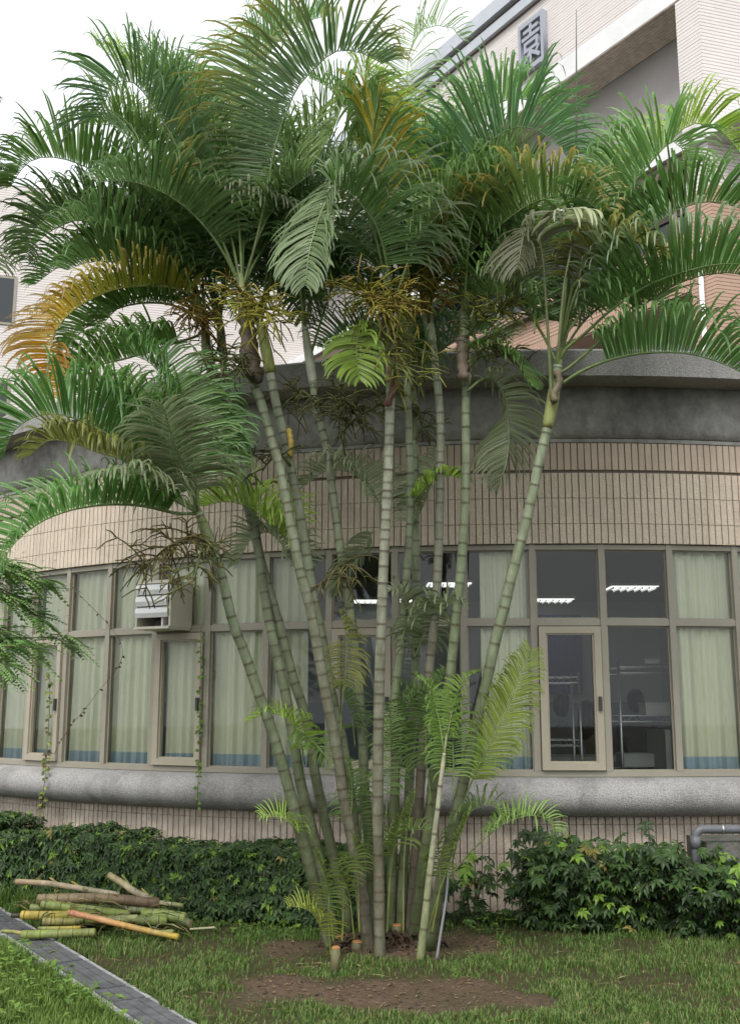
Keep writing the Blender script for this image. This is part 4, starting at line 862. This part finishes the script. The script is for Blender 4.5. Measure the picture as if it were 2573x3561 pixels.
for i in range(2600):      # litter on the bare soil
    x, y = ru(-1.2, 1.7), ru(5.4, 8.0)
    if rnd() > dirt(x, y): continue
    p = Vector((x, y, gz(x, y) + .034 * dirt(x, y) + .004)); an = ru(0, 6.28)
    leaflet(mb, p, Vector((math.cos(an), math.sin(an), ru(-.05, .25))), ZUP, ru(.01, .045), ru(.006, .02), jit(random.choice([(0.12, 0.07, 0.04), (0.2, 0.13, 0.07), (0.06, 0.035, 0.025), (0.25, 0.2, 0.1)]), .3))
for i in range(160):
    x, y = ru(-2.0, 2.4), ru(5.5, 8.3)
    if on_drain(x, y, 0) and rnd() < .6: continue
    p = Vector((x, y, gz(x, y) + ru(.012, .03))); an = ru(0, 6.28)
    leaflet(mb, p, Vector((math.cos(an), math.sin(an), ru(-.02, .06))), ZUP, ru(.05, .16), ru(.006, .014), jit(random.choice([(0.3, 0.22, 0.11), (0.22, 0.15, 0.08), (0.35, 0.3, 0.14)]), .3), .1)
for i in range(900):      # clods
    x, y = ru(-1.1, 1.3), ru(5.4, 8.0)
    if rnd() > dirt(x, y): continue
    p = Vector((x, y, gz(x, y) + .03 * dirt(x, y))); k_ = ru(.004, .02); c = jit(random.choice([(0.07, 0.045, 0.03), (0.05, 0.033, 0.024), (0.1, 0.065, 0.045)]), .25)
    vs = [p + Vector(d) * k_ * ru(.6, 1.3) for d in ((1, 0, 0), (0, 1, 0), (-1, 0, 0), (0, -1, 0), (0, 0, .8), (0, 0, -.5))]
    mb.add(vs, [(0, 1, 4), (1, 2, 4), (2, 3, 4), (3, 0, 4), (1, 0, 5), (2, 1, 5), (3, 2, 5), (0, 3, 5)], c)
tag(mb.build('leaf_litter', 'leaf_matte'), 'brown leaf litter and chips on the bare soil', 'litter', kind='stuff')

# ---------------------------------------------------------------- stumps
for (px, py, r_, h, lab) in [(1172, 3275, .03, .05, 'low cut palm stump with an orange face under the leftmost stems'), (1377, 3262, .036, .1, 'cut palm stump with an orange slanted face left of the young shoot'), (1440, 3255, .036, .11, 'cut palm stump with an orange face topped by a grass tuft'), (1163, 3372, .028, .14, 'torn orange palm stump standing in the bare soil'), (1240, 3300, .04, .06, 'low dark palm stump in the middle of the root mass')]:
    c = PG(px, py + 12); st = thing('palm_stump', c, lab, 'stump', 'cut palm stumps'); mb = MB()
    mb.tube([c + Vector((0, 0, -.03)), c + Vector((.004, 0, h * .5)), c + Vector((.008, 0, h))], [r_ * 1.15, r_, r_], 10, [(0.09, 0.06, 0.03), (0.13, 0.12, 0.05), (0.12, 0.11, 0.04)]); mb.build('stem', 'cane', st, True)
    mb = MB(); t = c + Vector((.008, 0, h + .001)); mb.tube([t, t + Vector((0, 0, .008))], [r_ * .96, r_ * .8], 10); mb.build('cut_face', 'cut_wood', st)
# root mass of the clump
rm = thing('root_mass', (0.1, 7.45, 0), 'dark matted roots at the foot of the palm clump', 'roots')
for i in range(110):
    a = ru(0, 6.28); r_ = ru(.05, .42); p = Vector((.1 + math.cos(a) * r_ * 1.0, 7.5 + math.sin(a) * r_ * .6, 0)); a += ru(-.9, .9); q = p + Vector((math.cos(a), math.sin(a), 0)) * ru(.04, .1)
    z0 = max(.02, .09 - r_ * .15); mb = MB(); mb.tube(spline([Vector((p.x, p.y, z0)), Vector(((p.x + q.x) / 2 + ru(-.03, .03), (p.y + q.y) / 2, z0 + .01)), Vector((q.x, q.y, gz(q.x, q.y) + .01))], 5)[0], [.011, .01, .009, .007, .004], 5); mb.build('root', 'root_bark', rm, True)

# ---------------------------------------------------------------- pile of cut canes
GRN, YELC, BRN, PINK, WHT, DGR = (0.2, 0.26, 0.055), (0.5, 0.36, 0.05), (0.15, 0.095, 0.06), (0.55, 0.23, 0.14), (0.5, 0.45, 0.33), (0.1, 0.13, 0.04)
random.seed(9)
def cane(pts, r, c0, c1, Y, lab, ring=True, n=24):
    r *= 1.08; q = [P(x / 2, 2900 + y / 2, Y + dy) for x, y, dy in pts]
    low = min(p.z for p in q)
    if low < r + .015: q = [p + Vector((0, 0, r + .015 - low)) for p in q]
    c = sum(q, Vector()) / len(q); root = thing('cut_cane', (c.x, c.y, 0), lab, 'cane', 'cut palm canes piled on the lawn')
    mb = MB(); f_, L = spline(q, n); P3 = []; RR = []; CC = []; k = 0; nx_ = ru(.02, .1)
    st = [i * L / 60 for i in range(61)]; nodes = []
    s_ = nx_
    while s_ < L: nodes.append(s_); s_ += ru(.07, .12)
    extra = []
    for a in nodes: extra += [a - .005, a, a + .005]
    for s_ in sorted(x for x in st + extra if 0 <= x <= L):
        x = s_ / L * (n - 1); i = min(int(x), n - 2); d = min((abs(s_ - a) for a in nodes), default=1) if ring else 1
        cc = jit(mixc(c0, c1, s_ / L), .07); rr = r
        if d < .004: cc = (0.07, 0.05, 0.03); rr = r * 1.05
        P3.append(f_[i].lerp(f_[i + 1], x - i)); RR.append(rr); CC.append(cc)
    mb.tube(P3, RR, 10, CC); mb.build('stalk', 'cane', root, True)
    for e, d in ((0, -1), (-1, 1)):
        t = (P3[e] - P3[1 if e == 0 else -2]).normalized(); mb = MB(); mb.tube([P3[e] + t * .0015, P3[e] + t * .004], [r * .93, r * .8], 10, mixc(c0, (0.55, 0.45, 0.25), .7)); mb.build('cut_end', 'cane', root)
S_ = .0010
cane([(265,458,.0),(700,452,.02),(1100,482,.05)], .034, (0.26, 0.2, 0.1), BRN, 8.0, 'thick brown cane lying along the top of the pile')
cane([(290,492,.0),(600,528,.02),(900,566,.04)], .028, GRN, GRN, 7.9, 'green ringed cane sloping under the thick brown one')
cane([(150,568,.0),(300,570,.0),(440,568,.02),(700,578,.03)], .028, YELC, GRN, 7.86, 'bright yellow ended cane sticking out toward the drain')
cane([(300,612,.0),(480,614,.03),(620,612,.05)], .025, (0.42, 0.36, 0.1), DGR, 7.82, 'short yellowish cane below the bright yellow one')
cane([(560,600,.0),(760,600,.0),(955,592,.03)], .026, GRN, (0.3, 0.3, 0.13), 7.84, 'green cane with a pale swollen ring in the middle of the pile')
cane([(955,604,.0),(1060,606,.0),(1158,606,.02)], .033, DGR, GRN, 7.84, 'short thick green cane at the right side of the pile')
cane([(1000,560,.1),(1150,570,.02),(1288,590,.0)], .036, GRN, GRN, 7.9, 'stout green cane end facing the hedge side of the pile')
cane([(475,574,-.02),(680,622,-.05),(870,668,-.09),(1050,710,-.11),(1240,748,-.12)], .019, PINK, YELC, 7.76, 'salmon pink leaf sheath lying across the front of the pile', ring=False)
cane([(150,706,.0),(400,698,.02),(660,690,.06)], .027, GRN, (0.22, 0.25, 0.07), 7.62, 'green ringed cane lowest in the pile, resting over the drain covers')
cane([(15,680,.0),(80,684,.0),(150,694,.01)], .012, GRN, (0.4, 0.33, 0.12), 7.62, 'frayed leaf base poking over the drain covers', ring=False)
cane([(270,662,.0),(420,660,.02),(560,655,.04)], .013, GRN, YELC, 7.72, 'thin yellow green cane above the lowest ringed one')
cane([(1040,697,.0),(1130,690,.0),(1205,684,.02)], .016, GRN, GRN, 7.72, 'thin green cane end under the salmon sheath tip')
cane([(110,335,.0),(300,345,.0),(430,362,.0),(830,428,.03)], .019, (0.42, 0.3, 0.18), WHT, 8.1, 'pale pinkish leaf sheath on top pointing at the hedge', ring=False)
cane([(757,288,.1),(860,350,.05),(930,400,.0),(1055,458,.0)], .022, (0.45, 0.36, 0.17), WHT, 8.06, 'whitish split cane rising steeply from the pile', ring=False)
cane([(853,290,.1),(890,345,.06),(935,400,.03)], .009, GRN, GRN, 8.06, 'slim green petiole rising beside the whitish split cane', ring=False)
cane([(988,386,.05),(1020,415,.03),(1055,448,.0)], .006, YELC, GRN, 8.06, 'short thin yellow petiole behind the whitish split cane', ring=False)
cane([(500,335,.08),(540,360,.05),(600,390,.0)], .007, YELC, GRN, 8.08, 'short yellow petiole on the pale pinkish sheath', ring=False)
cane([(350,310,.08),(390,340,.05),(420,370,.0)], .007, (0.5, 0.33, 0.12), GRN, 8.08, 'short orange petiole near the tip of the pinkish sheath', ring=False)
cane([(1090,478,.1),(1180,490,.08),(1272,503,.06)], .015, WHT, GRN, 8.05, 'whitish green cane end level with the thick brown cane')
cane([(215,514,.05),(300,520,.05),(420,530,.1)], .021, GRN, DGR, 7.97, 'green cane stub below the thick brown one, toward the drain')
cane([(900,528,.05),(1040,540,.05),(1160,548,.08)], .022, (0.25, 0.28, 0.15), DGR, 7.98, 'grey green cane under the right end of the brown one')
cane([(1160,560,.1),(1240,600,.05),(1322,628,.0)], .028, DGR, DGR, 7.86, 'dark green cane sloping to the ground at the hedge end')
cane([(1325,666,.0),(1410,660,.0),(1492,654,.02)], .007, (0.4, 0.42, 0.22), WHT, 7.78, 'thin pale stick lying apart on the grass', ring=False)
cane([(620,512,.1),(820,520,.1),(1000,525,.1)], .018, DGR, (0.25, 0.28, 0.12), 8.0, 'slender dark green cane tucked under the brown one')
cane([(80,570,.02),(120,571,.02),(160,570,.03)], .015, (0.03, 0.025, 0.02), (0.05, 0.04, 0.03), 7.9, 'blackened cane tip beside the bright yellow end', ring=False)
for i in range(14):     # canes inside the heap
    x0 = ru(300, 520); y0 = ru(560, 660); l_ = ru(380, 640)
    cane([(x0, y0, .05), (x0 + l_ / 2, y0 + ru(-8, 8), .08), (x0 + l_, y0 + ru(-12, 12), .1)], ru(.02, .032), jit(DGR, .3), jit((0.16, 0.15, 0.06), .3), 7.95 + ru(0, .16), 'dull green cane buried inside the heap')

shreds = thing('trimmed_leaves', PG(420, 3240), 'shredded palm leaf strips scattered over the cut canes', 'leaves'); mb = MB()
for i in range(90):
    x, y = ru(60, 1250), ru(430, 720); p = P(x / 2, 2900 + y / 2, 7.7 + ru(0, .25)); p.z = max(p.z, .03) ; an = ru(0, 6.28)
    leaflet(mb, p, Vector((math.cos(an), math.sin(an) * .4, ru(-.3, .25))), ZUP, ru(.08, .26), ru(.007, .014), jit(random.choice([(0.13, 0.17, 0.04), (0.3, 0.25, 0.1), (0.2, 0.14, 0.06), (0.42, 0.36, 0.2)]), .3), .5)
tag(mb.build('strips', 'leaf_matte', shreds), kind='stuff')
# ---------------------------------------------------------------- ventilation hood on the windows
k = 7; thh = TH0 - 7.5 * DTH
hood = thing('ventilation_hood', pol(R + .02, thh, 2.2), 'white louvred ventilation hood mounted on the window band', 'vent')
hm = Matrix.Translation(pol(R - .03, thh, 0)) @ Matrix.Rotation(thh, 4, 'Z')
def hbx(name, x0, x1, y0, y1, z0, z1, mat):
    mb = MB(); mb.box(x0, x1, y0, y1, z0, z1, fn=lambda x, y, z: hm @ Vector((x, y, z))); return mb.build(name, mat, hood)
hx0, hx1 = -.26, .10; hz0, hz1 = 2.24, 2.66
hbx('top_plate', hx0, hx1, -.32, .0, hz1 - .025, hz1, 'cream_metal'); hbx('bottom_plate', hx0 - .01, hx1 - .003, -.33, .0, hz0, hz0 + .022, 'cream_metal')
hbx('side_plate', hx1 - .012, hx1 + .006, -.318, .0, hz0 + .0225, hz1 - .0255, 'cream_metal'); hbx('side_plate', hx0, hx0 + .012, -.318, .0, hz0 + .0225, hz1 - .0255, 'cream_metal')
hbx('back_plate', hx0 + .013, hx1 - .013, -.03, -.012, hz0 + .023, hz1 - .026, 'dark_metal')
for j in range(3):
    z1 = hz1 - .028 - j * .1; mb = MB()
    pr_ = [(-.30, z1), (-.335, z1 - .02), (-.34, z1 - .055), (-.322, z1 - .094), (-.315, z1 - .092), (-.33, z1 - .055), (-.325, z1 - .024), (-.295, z1 - .006)]
    vs = [hm @ Vector((x, y, z)) for x in (hx0 + .004, hx1 - .016) for y, z in pr_]; m = len(pr_)
    mb.add(vs, [(i, (i + 1) % m, m + (i + 1) % m, m + i) for i in range(m)] + [tuple(range(m - 1, -1, -1)), tuple(range(m, 2 * m))]); mb.build('louvre', 'white_metal', hood)
hbx('motor', hx0 + .12, hx0 + .2, -.2, -.03, hz0 + .03, hz0 + .09, 'dark_metal'); hbx('bracket', hx1 - .1, hx1 - .085, -.3, -.03, hz0 + .023, hz0 + .13, 'white_metal')

# ---------------------------------------------------------------- vines
def vine(pts, rad, leafn, lsize, cols, lab, dy=0):
    q = [p if isinstance(p, Vector) else P(*p) for p in pts]; root = thing('climbing_vine', q[-1], lab, 'vine'); f_, L = spline(q, 40); mb = MB(); mb.tube(f_, rad, 5); mb.build('stem', 'bark', root, True)
    mb = MB()
    for i in range(leafn):
        p = f_[int(ru(0, 39.9))]; an = ru(0, 6.28); leaflet(mb, p, Vector((math.cos(an), math.sin(an) * .6 - .2, ru(-.9, .1))), Vector((0, -1, .3)), lsize * ru(.7, 1.2), lsize * ru(.5, .8), jit(random.choice(cols), .2))
    mb.build('leaves', 'leaf_matte', root)
def onwall(px, py, r): # on the drum of radius r
    d = ray(px, py); o = Vector((-CX, -CY)); h = Vector((d.x, d.y)); a = h.dot(h); b = 2 * h.dot(o); c = o.dot(o) - r * r; t = (-b - math.sqrt(max(b * b - 4 * a * c, 0))) / (2 * a); return Vector((0, 0, EYE)) + d * t
vine([onwall(170, 2300, R + .05), onwall(172, 2450, R + .05), onwall(165, 2600, R + .05), onwall(158, 2690, R + .26), onwall(150, 2760, R + .26), onwall(145, 2840, R + .2)], .003, 70, .05, [(0.12, 0.2, 0.03), (0.25, 0.28, 0.05), (0.09, 0.06, 0.03)], 'leafy green and yellow vine hanging down the windows by the hedge end')
vine([onwall(700, 2180, R + .05), onwall(697, 2350, R + .05), onwall(693, 2600, R + .05), onwall(690, 2690, R + .26), onwall(686, 2810, R + .25)], .003, 60, .045, [(0.1, 0.2, 0.03), (0.16, 0.26, 0.04)], 'thin green vine hanging along the mullion beside the ventilation hood')
vine([onwall(305, 1830, R + .02), onwall(270, 1960, R + .05), onwall(240, 2030, R + .06), onwall(425, 2250, R + .05), onwall(330, 2420, R + .05), onwall(235, 2540, R + .05), onwall(190, 2620, R + .05)][2:] , .0022, 26, .035, [(0.06, 0.035, 0.02), (0.1, 0.06, 0.03)], 'withered brown vine strung slantwise across the curtained windows')

# ---------------------------------------------------------------- feathery tree reaching in from the left
tb = Vector((-3.6, 7.0, 0)); tree = thing('feathery_tree', tb, 'tree with feathery light green leaves reaching over the left windows', 'tree')
mb = MB(); tk = [tb + Vector((0, 0, -.05)), tb + Vector((.05, 0, .9)), tb + Vector((.1, .02, 1.8)), tb + Vector((.2, .0, 2.6))]; mb.tube(spline(tk, 14)[0], [.07 - .003 * i for i in range(14)], 10); mb.build('trunk', 'bark', tree, True)
brs = []
for tip_, st_ in [((110,2250), 2), ((215,2215), 2), ((70,2080), 3), ((150,2030), 3), ((30,1970), 3), ((140,2150), 3), ((20,2310), 2), ((40,2180), 2)]:
    a = tk[st_]; b = P(tip_[0], tip_[1], 6.8 + ru(-.15, .2)); m_ = (a + b) / 2 + Vector((0, ru(-.1, .1), .08)); f_, _ = spline([a, m_, b], 16); mb = MB(); mb.tube(f_, [.016 - .0009 * i for i in range(16)], 6); mb.build('branch', 'bark', tree, True); brs.append(f_)
mb = MB()
for f_ in brs:
    for i in range(42):
        p = f_[int(ru(7, 15.99))] + Vector((ru(-.04, .04), ru(-.05, .05), ru(-.04, .04))); an = ru(-1.2, 1.2); d = Vector((math.cos(an), math.sin(an), ru(-.7, .45))).normalized(); ln = ru(.12, .24); c = jit(mixc((0.22, 0.4, 0.13), (0.38, 0.56, 0.2), rnd()), .15); nl = 9
        for j in range(1, nl + 1):
            t = j / nl; q = p + d * ln * t - ZUP * .05 * t * t; s_ = d.cross(ZUP).normalized()
            for sd in (1, -1): leaflet(mb, q, s_ * sd + d * .6 - ZUP * .15, ZUP, .056 * (1.15 - .5 * t), .023, c)
        leaflet(mb, p + d * ln, d, ZUP, .035, .014, c)
tag(mb.build('crown', 'leaf_matte', tree), kind='stuff')

# ---------------------------------------------------------------- inside the room
def ibox(name, x0, x1, y0, y1, z0, z1, mat, par): mb = MB(); mb.box(x0, x1, y0, y1, z0, z1); return mb.build(name, mat, par)
for (px, py, w, lab) in [(2195, 2046, .55, 'lit louvred ceiling light seen through the pane above the wire shelf'), (1915, 2089, .55, 'lit louvred ceiling light seen above the open casement'), (1560, 2035, .5, 'lit ceiling light seen between the palm stems'), (1440, 2090, .5, 'lit ceiling light seen behind the middle of the palm clump'), (1270, 2100, .5, 'lit ceiling light deep in the room behind the stems')]:
    r_ = ray(px, py); t = (2.88 - EYE) / r_.z; c = Vector((0, 0, EYE)) + r_ * t; c.y = min(c.y, 13.2)
    lt = thing('ceiling_light', (c.x, c.y, 2.88), lab, 'light'); ibox('housing', c.x - w / 2, c.x + w / 2, c.y - .2, c.y + .2, 2.885, 2.919, 'white_metal', lt); ibox('diffuser', c.x - w / 2 + .02, c.x + w / 2 - .02, c.y - .18, c.y + .18, 2.879, 2.8845, 'lamp', lt)
    for j in range(7): xx = c.x - w / 2 + .04 + j * (w - .08) / 6; ibox('louvre', xx - .005, xx + .005, c.y - .18, c.y + .18, 2.855, 2.878, 'white_metal', lt)
def shelf(x0, x1, y0, y1, tops, lab):
    root = thing('wire_shelf', ((x0 + x1) / 2, (y0 + y1) / 2, .4), lab, 'shelf', 'wire shelves inside the room')
    for x in (x0, x1):
        for y in (y0, y1): mb = MB(); mb.tube([Vector((x, y, .401)), Vector((x, y, tops[-1] + .04))], .0125, 8); mb.build('post', 'chrome', root, True)
    for z in tops:
        mb = MB()
        for y in (y0, y1):
            for zz in (z, z - .05): mb.tube([Vector((x0, y, zz)), Vector((x1, y, zz))], .004, 5)
            n = int((x1 - x0) / .05)
            for i in range(n): a = x0 + (x1 - x0) * i / n; b = x0 + (x1 - x0) * (i + 1) / n; mb.tube([Vector((a, y, z - (.05 if i % 2 else 0))), Vector((b, y, z - (0 if i % 2 else .05)))], .003, 4)
        for i in range(12): x = x0 + (x1 - x0) * i / 11; mb.tube([Vector((x, y0, z)), Vector((x, y1, z))], .0025, 4)
        mb.build('shelf_rack', 'chrome', root)
    return root
a = P(2150, 2310, 9.3); b = P(2372, 2310, 9.3)
shelf(a.x, b.x + .35, 9.3, 9.7, [P(2200, 2680, 9.3).z, P(2200, 2490, 9.3).z, P(2200, 2320, 9.3).z], 'wide wire shelf holding white boxes behind the fixed pane')
a = P(1890, 2360, 9.6); b = P(2013, 2360, 9.6)
shelf(a.x - .5, b.x, 9.6, 9.95, [P(2000, 2575, 9.6).z, P(2000, 2355, 9.6).z], 'narrow wire shelf behind the open casement')
def boxthing(px0, px1, py0, py1, Y, dep, lab, mat='carton'):
    a = P(px0, py1, Y); b = P(px1, py0, Y); root = thing('storage_box', ((a.x + b.x) / 2, Y + dep / 2, a.z), lab, 'box'); ibox('carton', a.x, b.x, Y, Y + dep, a.z, b.z, mat, root); ibox('lid', a.x - .006, b.x + .006, Y - .006, Y + dep + .006, b.z, b.z + .015, mat, root)
sz = [P(2200, 2680, 9.3).z, P(2200, 2490, 9.3).z]
boxthing(2247, 2366, 2450, 2487, 9.34, .25, 'long white carton on the middle rack of the wide wire shelf'); boxthing(2166, 2275, 2628, 2668, 9.34, .25, 'low white tray on the bottom rack of the wide wire shelf'); boxthing(2242, 2291, 2297, 2309, 9.36, .1, 'small white box on top of the wide wire shelf')
boxthing(2320, 2460, 2545, 2700, 8.95, .6, 'big pale cabinet with a slanting side behind the fixed pane')
mb = MB(); mb.box(.95, 3.6, 10.3, 10.9, 1.08, 1.12); tt = thing('work_table', (2.2, 10.6, .4), 'long work table where the people sit inside', 'table'); mb.build('table_top', 'carton', tt)
for x in (1.0, 3.5):
    for y in (10.35, 10.85): ibox('leg', x - .02, x + .02, y - .02, y + .02, .401, 1.079, 'chrome', tt)
mb = MB(); vs = []
for i in range(41): x = 1.55 + i * .028; vs += [Vector((x, 13.52 + .02 * math.sin(i * 1.9), 1.75)), Vector((x, 13.52 + .02 * math.sin(i * 1.9), 2.75))]
mb.add(vs, [(2 * i, 2 * i + 2, 2 * i + 3, 2 * i + 1) for i in range(40)]); tag(mb.build('blue_drape', 'blue_cloth', smooth=True), 'dark blue drape on the back wall of the room', 'curtain')
def person(px, py, Y, rz, shirt, longhair, lab, stl):
    """seated figure; px,py = centre of the head"""
    hc = P(px, py, Y); seat = .4 + .45; base = Vector((hc.x, hc.y, .4)); root = thing('person', base, lab, 'person'); M = Matrix.Rotation(rz, 3, 'Z')
    H = hc.z - .4
    def w(x, y, z): return M @ Vector((x, y, z))
    sh = H - .26; bm_v = []; bm_e = []; rad = []
    def V(x, y, z, r): bm_v.append(w(x, y, z)); rad.append(r); return len(bm_v) - 1
    def E(*ids):
        for i, j in zip(ids[:-1], ids[1:]): bm_e.append((i, j))
    hip = V(0, 0, .5, .15); wst = V(0, -.02, .5 + (sh - .5) * .45, .135); ch = V(0, -.03, sh - .1, .15); nk = V(0, -.04, sh + .03, .06); hd = V(0, -.05, sh + .12, .055); E(hip, wst, ch, nk, hd)
    for s in (1, -1):
        a = V(s * .18, -.03, sh - .03, .06); b = V(s * .23, -.1, sh - .3, .045); c = V(s * .12, -.32, sh - .34, .033); pm = V(s * .09, -.40, sh - .34, .03); E(ch, a, b, c, pm)
        for f in range(4): p1 = V(s * .09 + (f - 1.5) * .018, -.45, sh - .345, .0085); p2 = V(s * .09 + (f - 1.5) * .02, -.475 - .008 * (f in (1, 2)), sh - .36, .0075); E(pm, p1, p2)
        th_ = V(s * .05, -.41, sh - .345, .009); th2 = V(s * .035, -.44, sh - .35, .008); E(pm, th_, th2)
        l = V(s * .1, -.05, .48, .085); kn = V(s * .12, -.42, .47, .06); an = V(s * .12, -.42, .1, .042); ft = V(s * .12, -.56, .035, .035); E(hip, l, kn, an, ft)
    me = bpy.data.meshes.new('body'); me.from_pydata([tuple(v) for v in bm_v], bm_e, [])
    o = bpy.data.objects.new('body', me); COL.objects.link(o); o.parent = root; me.materials.append(MATS[shirt])
    sk = o.modifiers.new('skin', 'SKIN'); 
    for i, sv in enumerate(me.skin_vertices[0].data): sv.radius = (rad[i], rad[i] * .85); sv.use_root = i == 0
    ss = o.modifiers.new('sub', 'SUBSURF'); ss.levels = 1; ss.render_levels = 1
    def blob(name, mat, fn, nu=16, nv=12):
        mb = MB(); vs = [fn(math.pi * j / nv, 2 * math.pi * i / nu) for j in range(nv + 1) for i in range(nu)]
        mb.v = [M @ v + base for v in vs]; mb.c = [(1, 1, 1)] * len(vs); mb.f = [(j * nu + i, j * nu + (i + 1) % nu, (j + 1) * nu + (i + 1) % nu, (j + 1) * nu + i) for j in range(nv) for i in range(nu)]; return mb.build(name, mat, root, True)
    hz = H
    def head(t, p):
        x, y, z = math.sin(t) * math.cos(p), math.sin(t) * math.sin(p), math.cos(t); wd = .076 * (1 - .18 * max(0, -z)); yy = -.06 + y * .095
        if y < -.75 and abs(x) < .3: yy -= .022 * max(0, 1 - abs(z + .12) * 3)       # nose
        if y < -.6 and .05 < z < .25: yy += .008                                      # eye sockets
        return Vector((x * wd, yy, hz + z * .115))
    hdm = blob('head', 'skin', head)
    def hairf(t, p):
        x, y, z = math.sin(t) * math.cos(p), math.sin(t) * math.sin(p), math.cos(t); k = 1.16; front = y < -.25 and z < .35
        zz = hz + z * .13 + .008; yy = -.05 + y * .108; xx = x * .09
        if front: yy = -.05 + y * .07; zz = max(zz, hz + .03); xx *= .92
        elif longhair and z < 0: zz = hz + z * .34; xx *= 1.1; yy = -.03 + y * .11
        return Vector((xx, yy, zz))
    blob('hair', 'hair', hairf)
    for s in (1, -1):
        mb = MB(); c = M @ Vector((s * .03, -.148, hz + .015)) + base; mb.tube([c, c + M @ Vector((0, -.004, 0))], [.011, .006], 8); mb.build('eye', 'hair', root)
    ibox('seat', -.2, .2, -.2, .2, 0, .02, 'dark_metal', None) if False else None
    st = thing('stool', base + M @ Vector((0, .02, 0)), stl, 'stool')
    mb = MB(); c = base + M @ Vector((0, .02, 0)); mb.tube([c + Vector((0, 0, .34)), c + Vector((0, 0, .37))], .17, 14); mb.build('seat', 'carton', st)
    for k in range(4): an = k * math.pi / 2 + .78; mb = MB(); d = Vector((math.cos(an), math.sin(an), 0)); mb.tube([c + d * .12 + Vector((0, 0, .34)), c + d * .16 + Vector((0, 0, .001))], .012, 6); mb.build('leg', 'chrome', st)
person(1944, 2455, 11.3, math.pi * .75, 'shirt_grey', False, 'seated person with short dark hair and a grey top behind the casement pane', 'stool under the person in grey behind the casement')
person(2035, 2480, 11.35, math.pi * .85, 'shirt_olive', True, 'seated person with long dark hair and an olive top behind the narrow shelf', 'stool under the long haired person')
person(2214, 2440, 11.3, math.pi, 'shirt_grey', False, 'seated person seen from behind through the wide wire shelf', 'stool under the person behind the wide wire shelf')
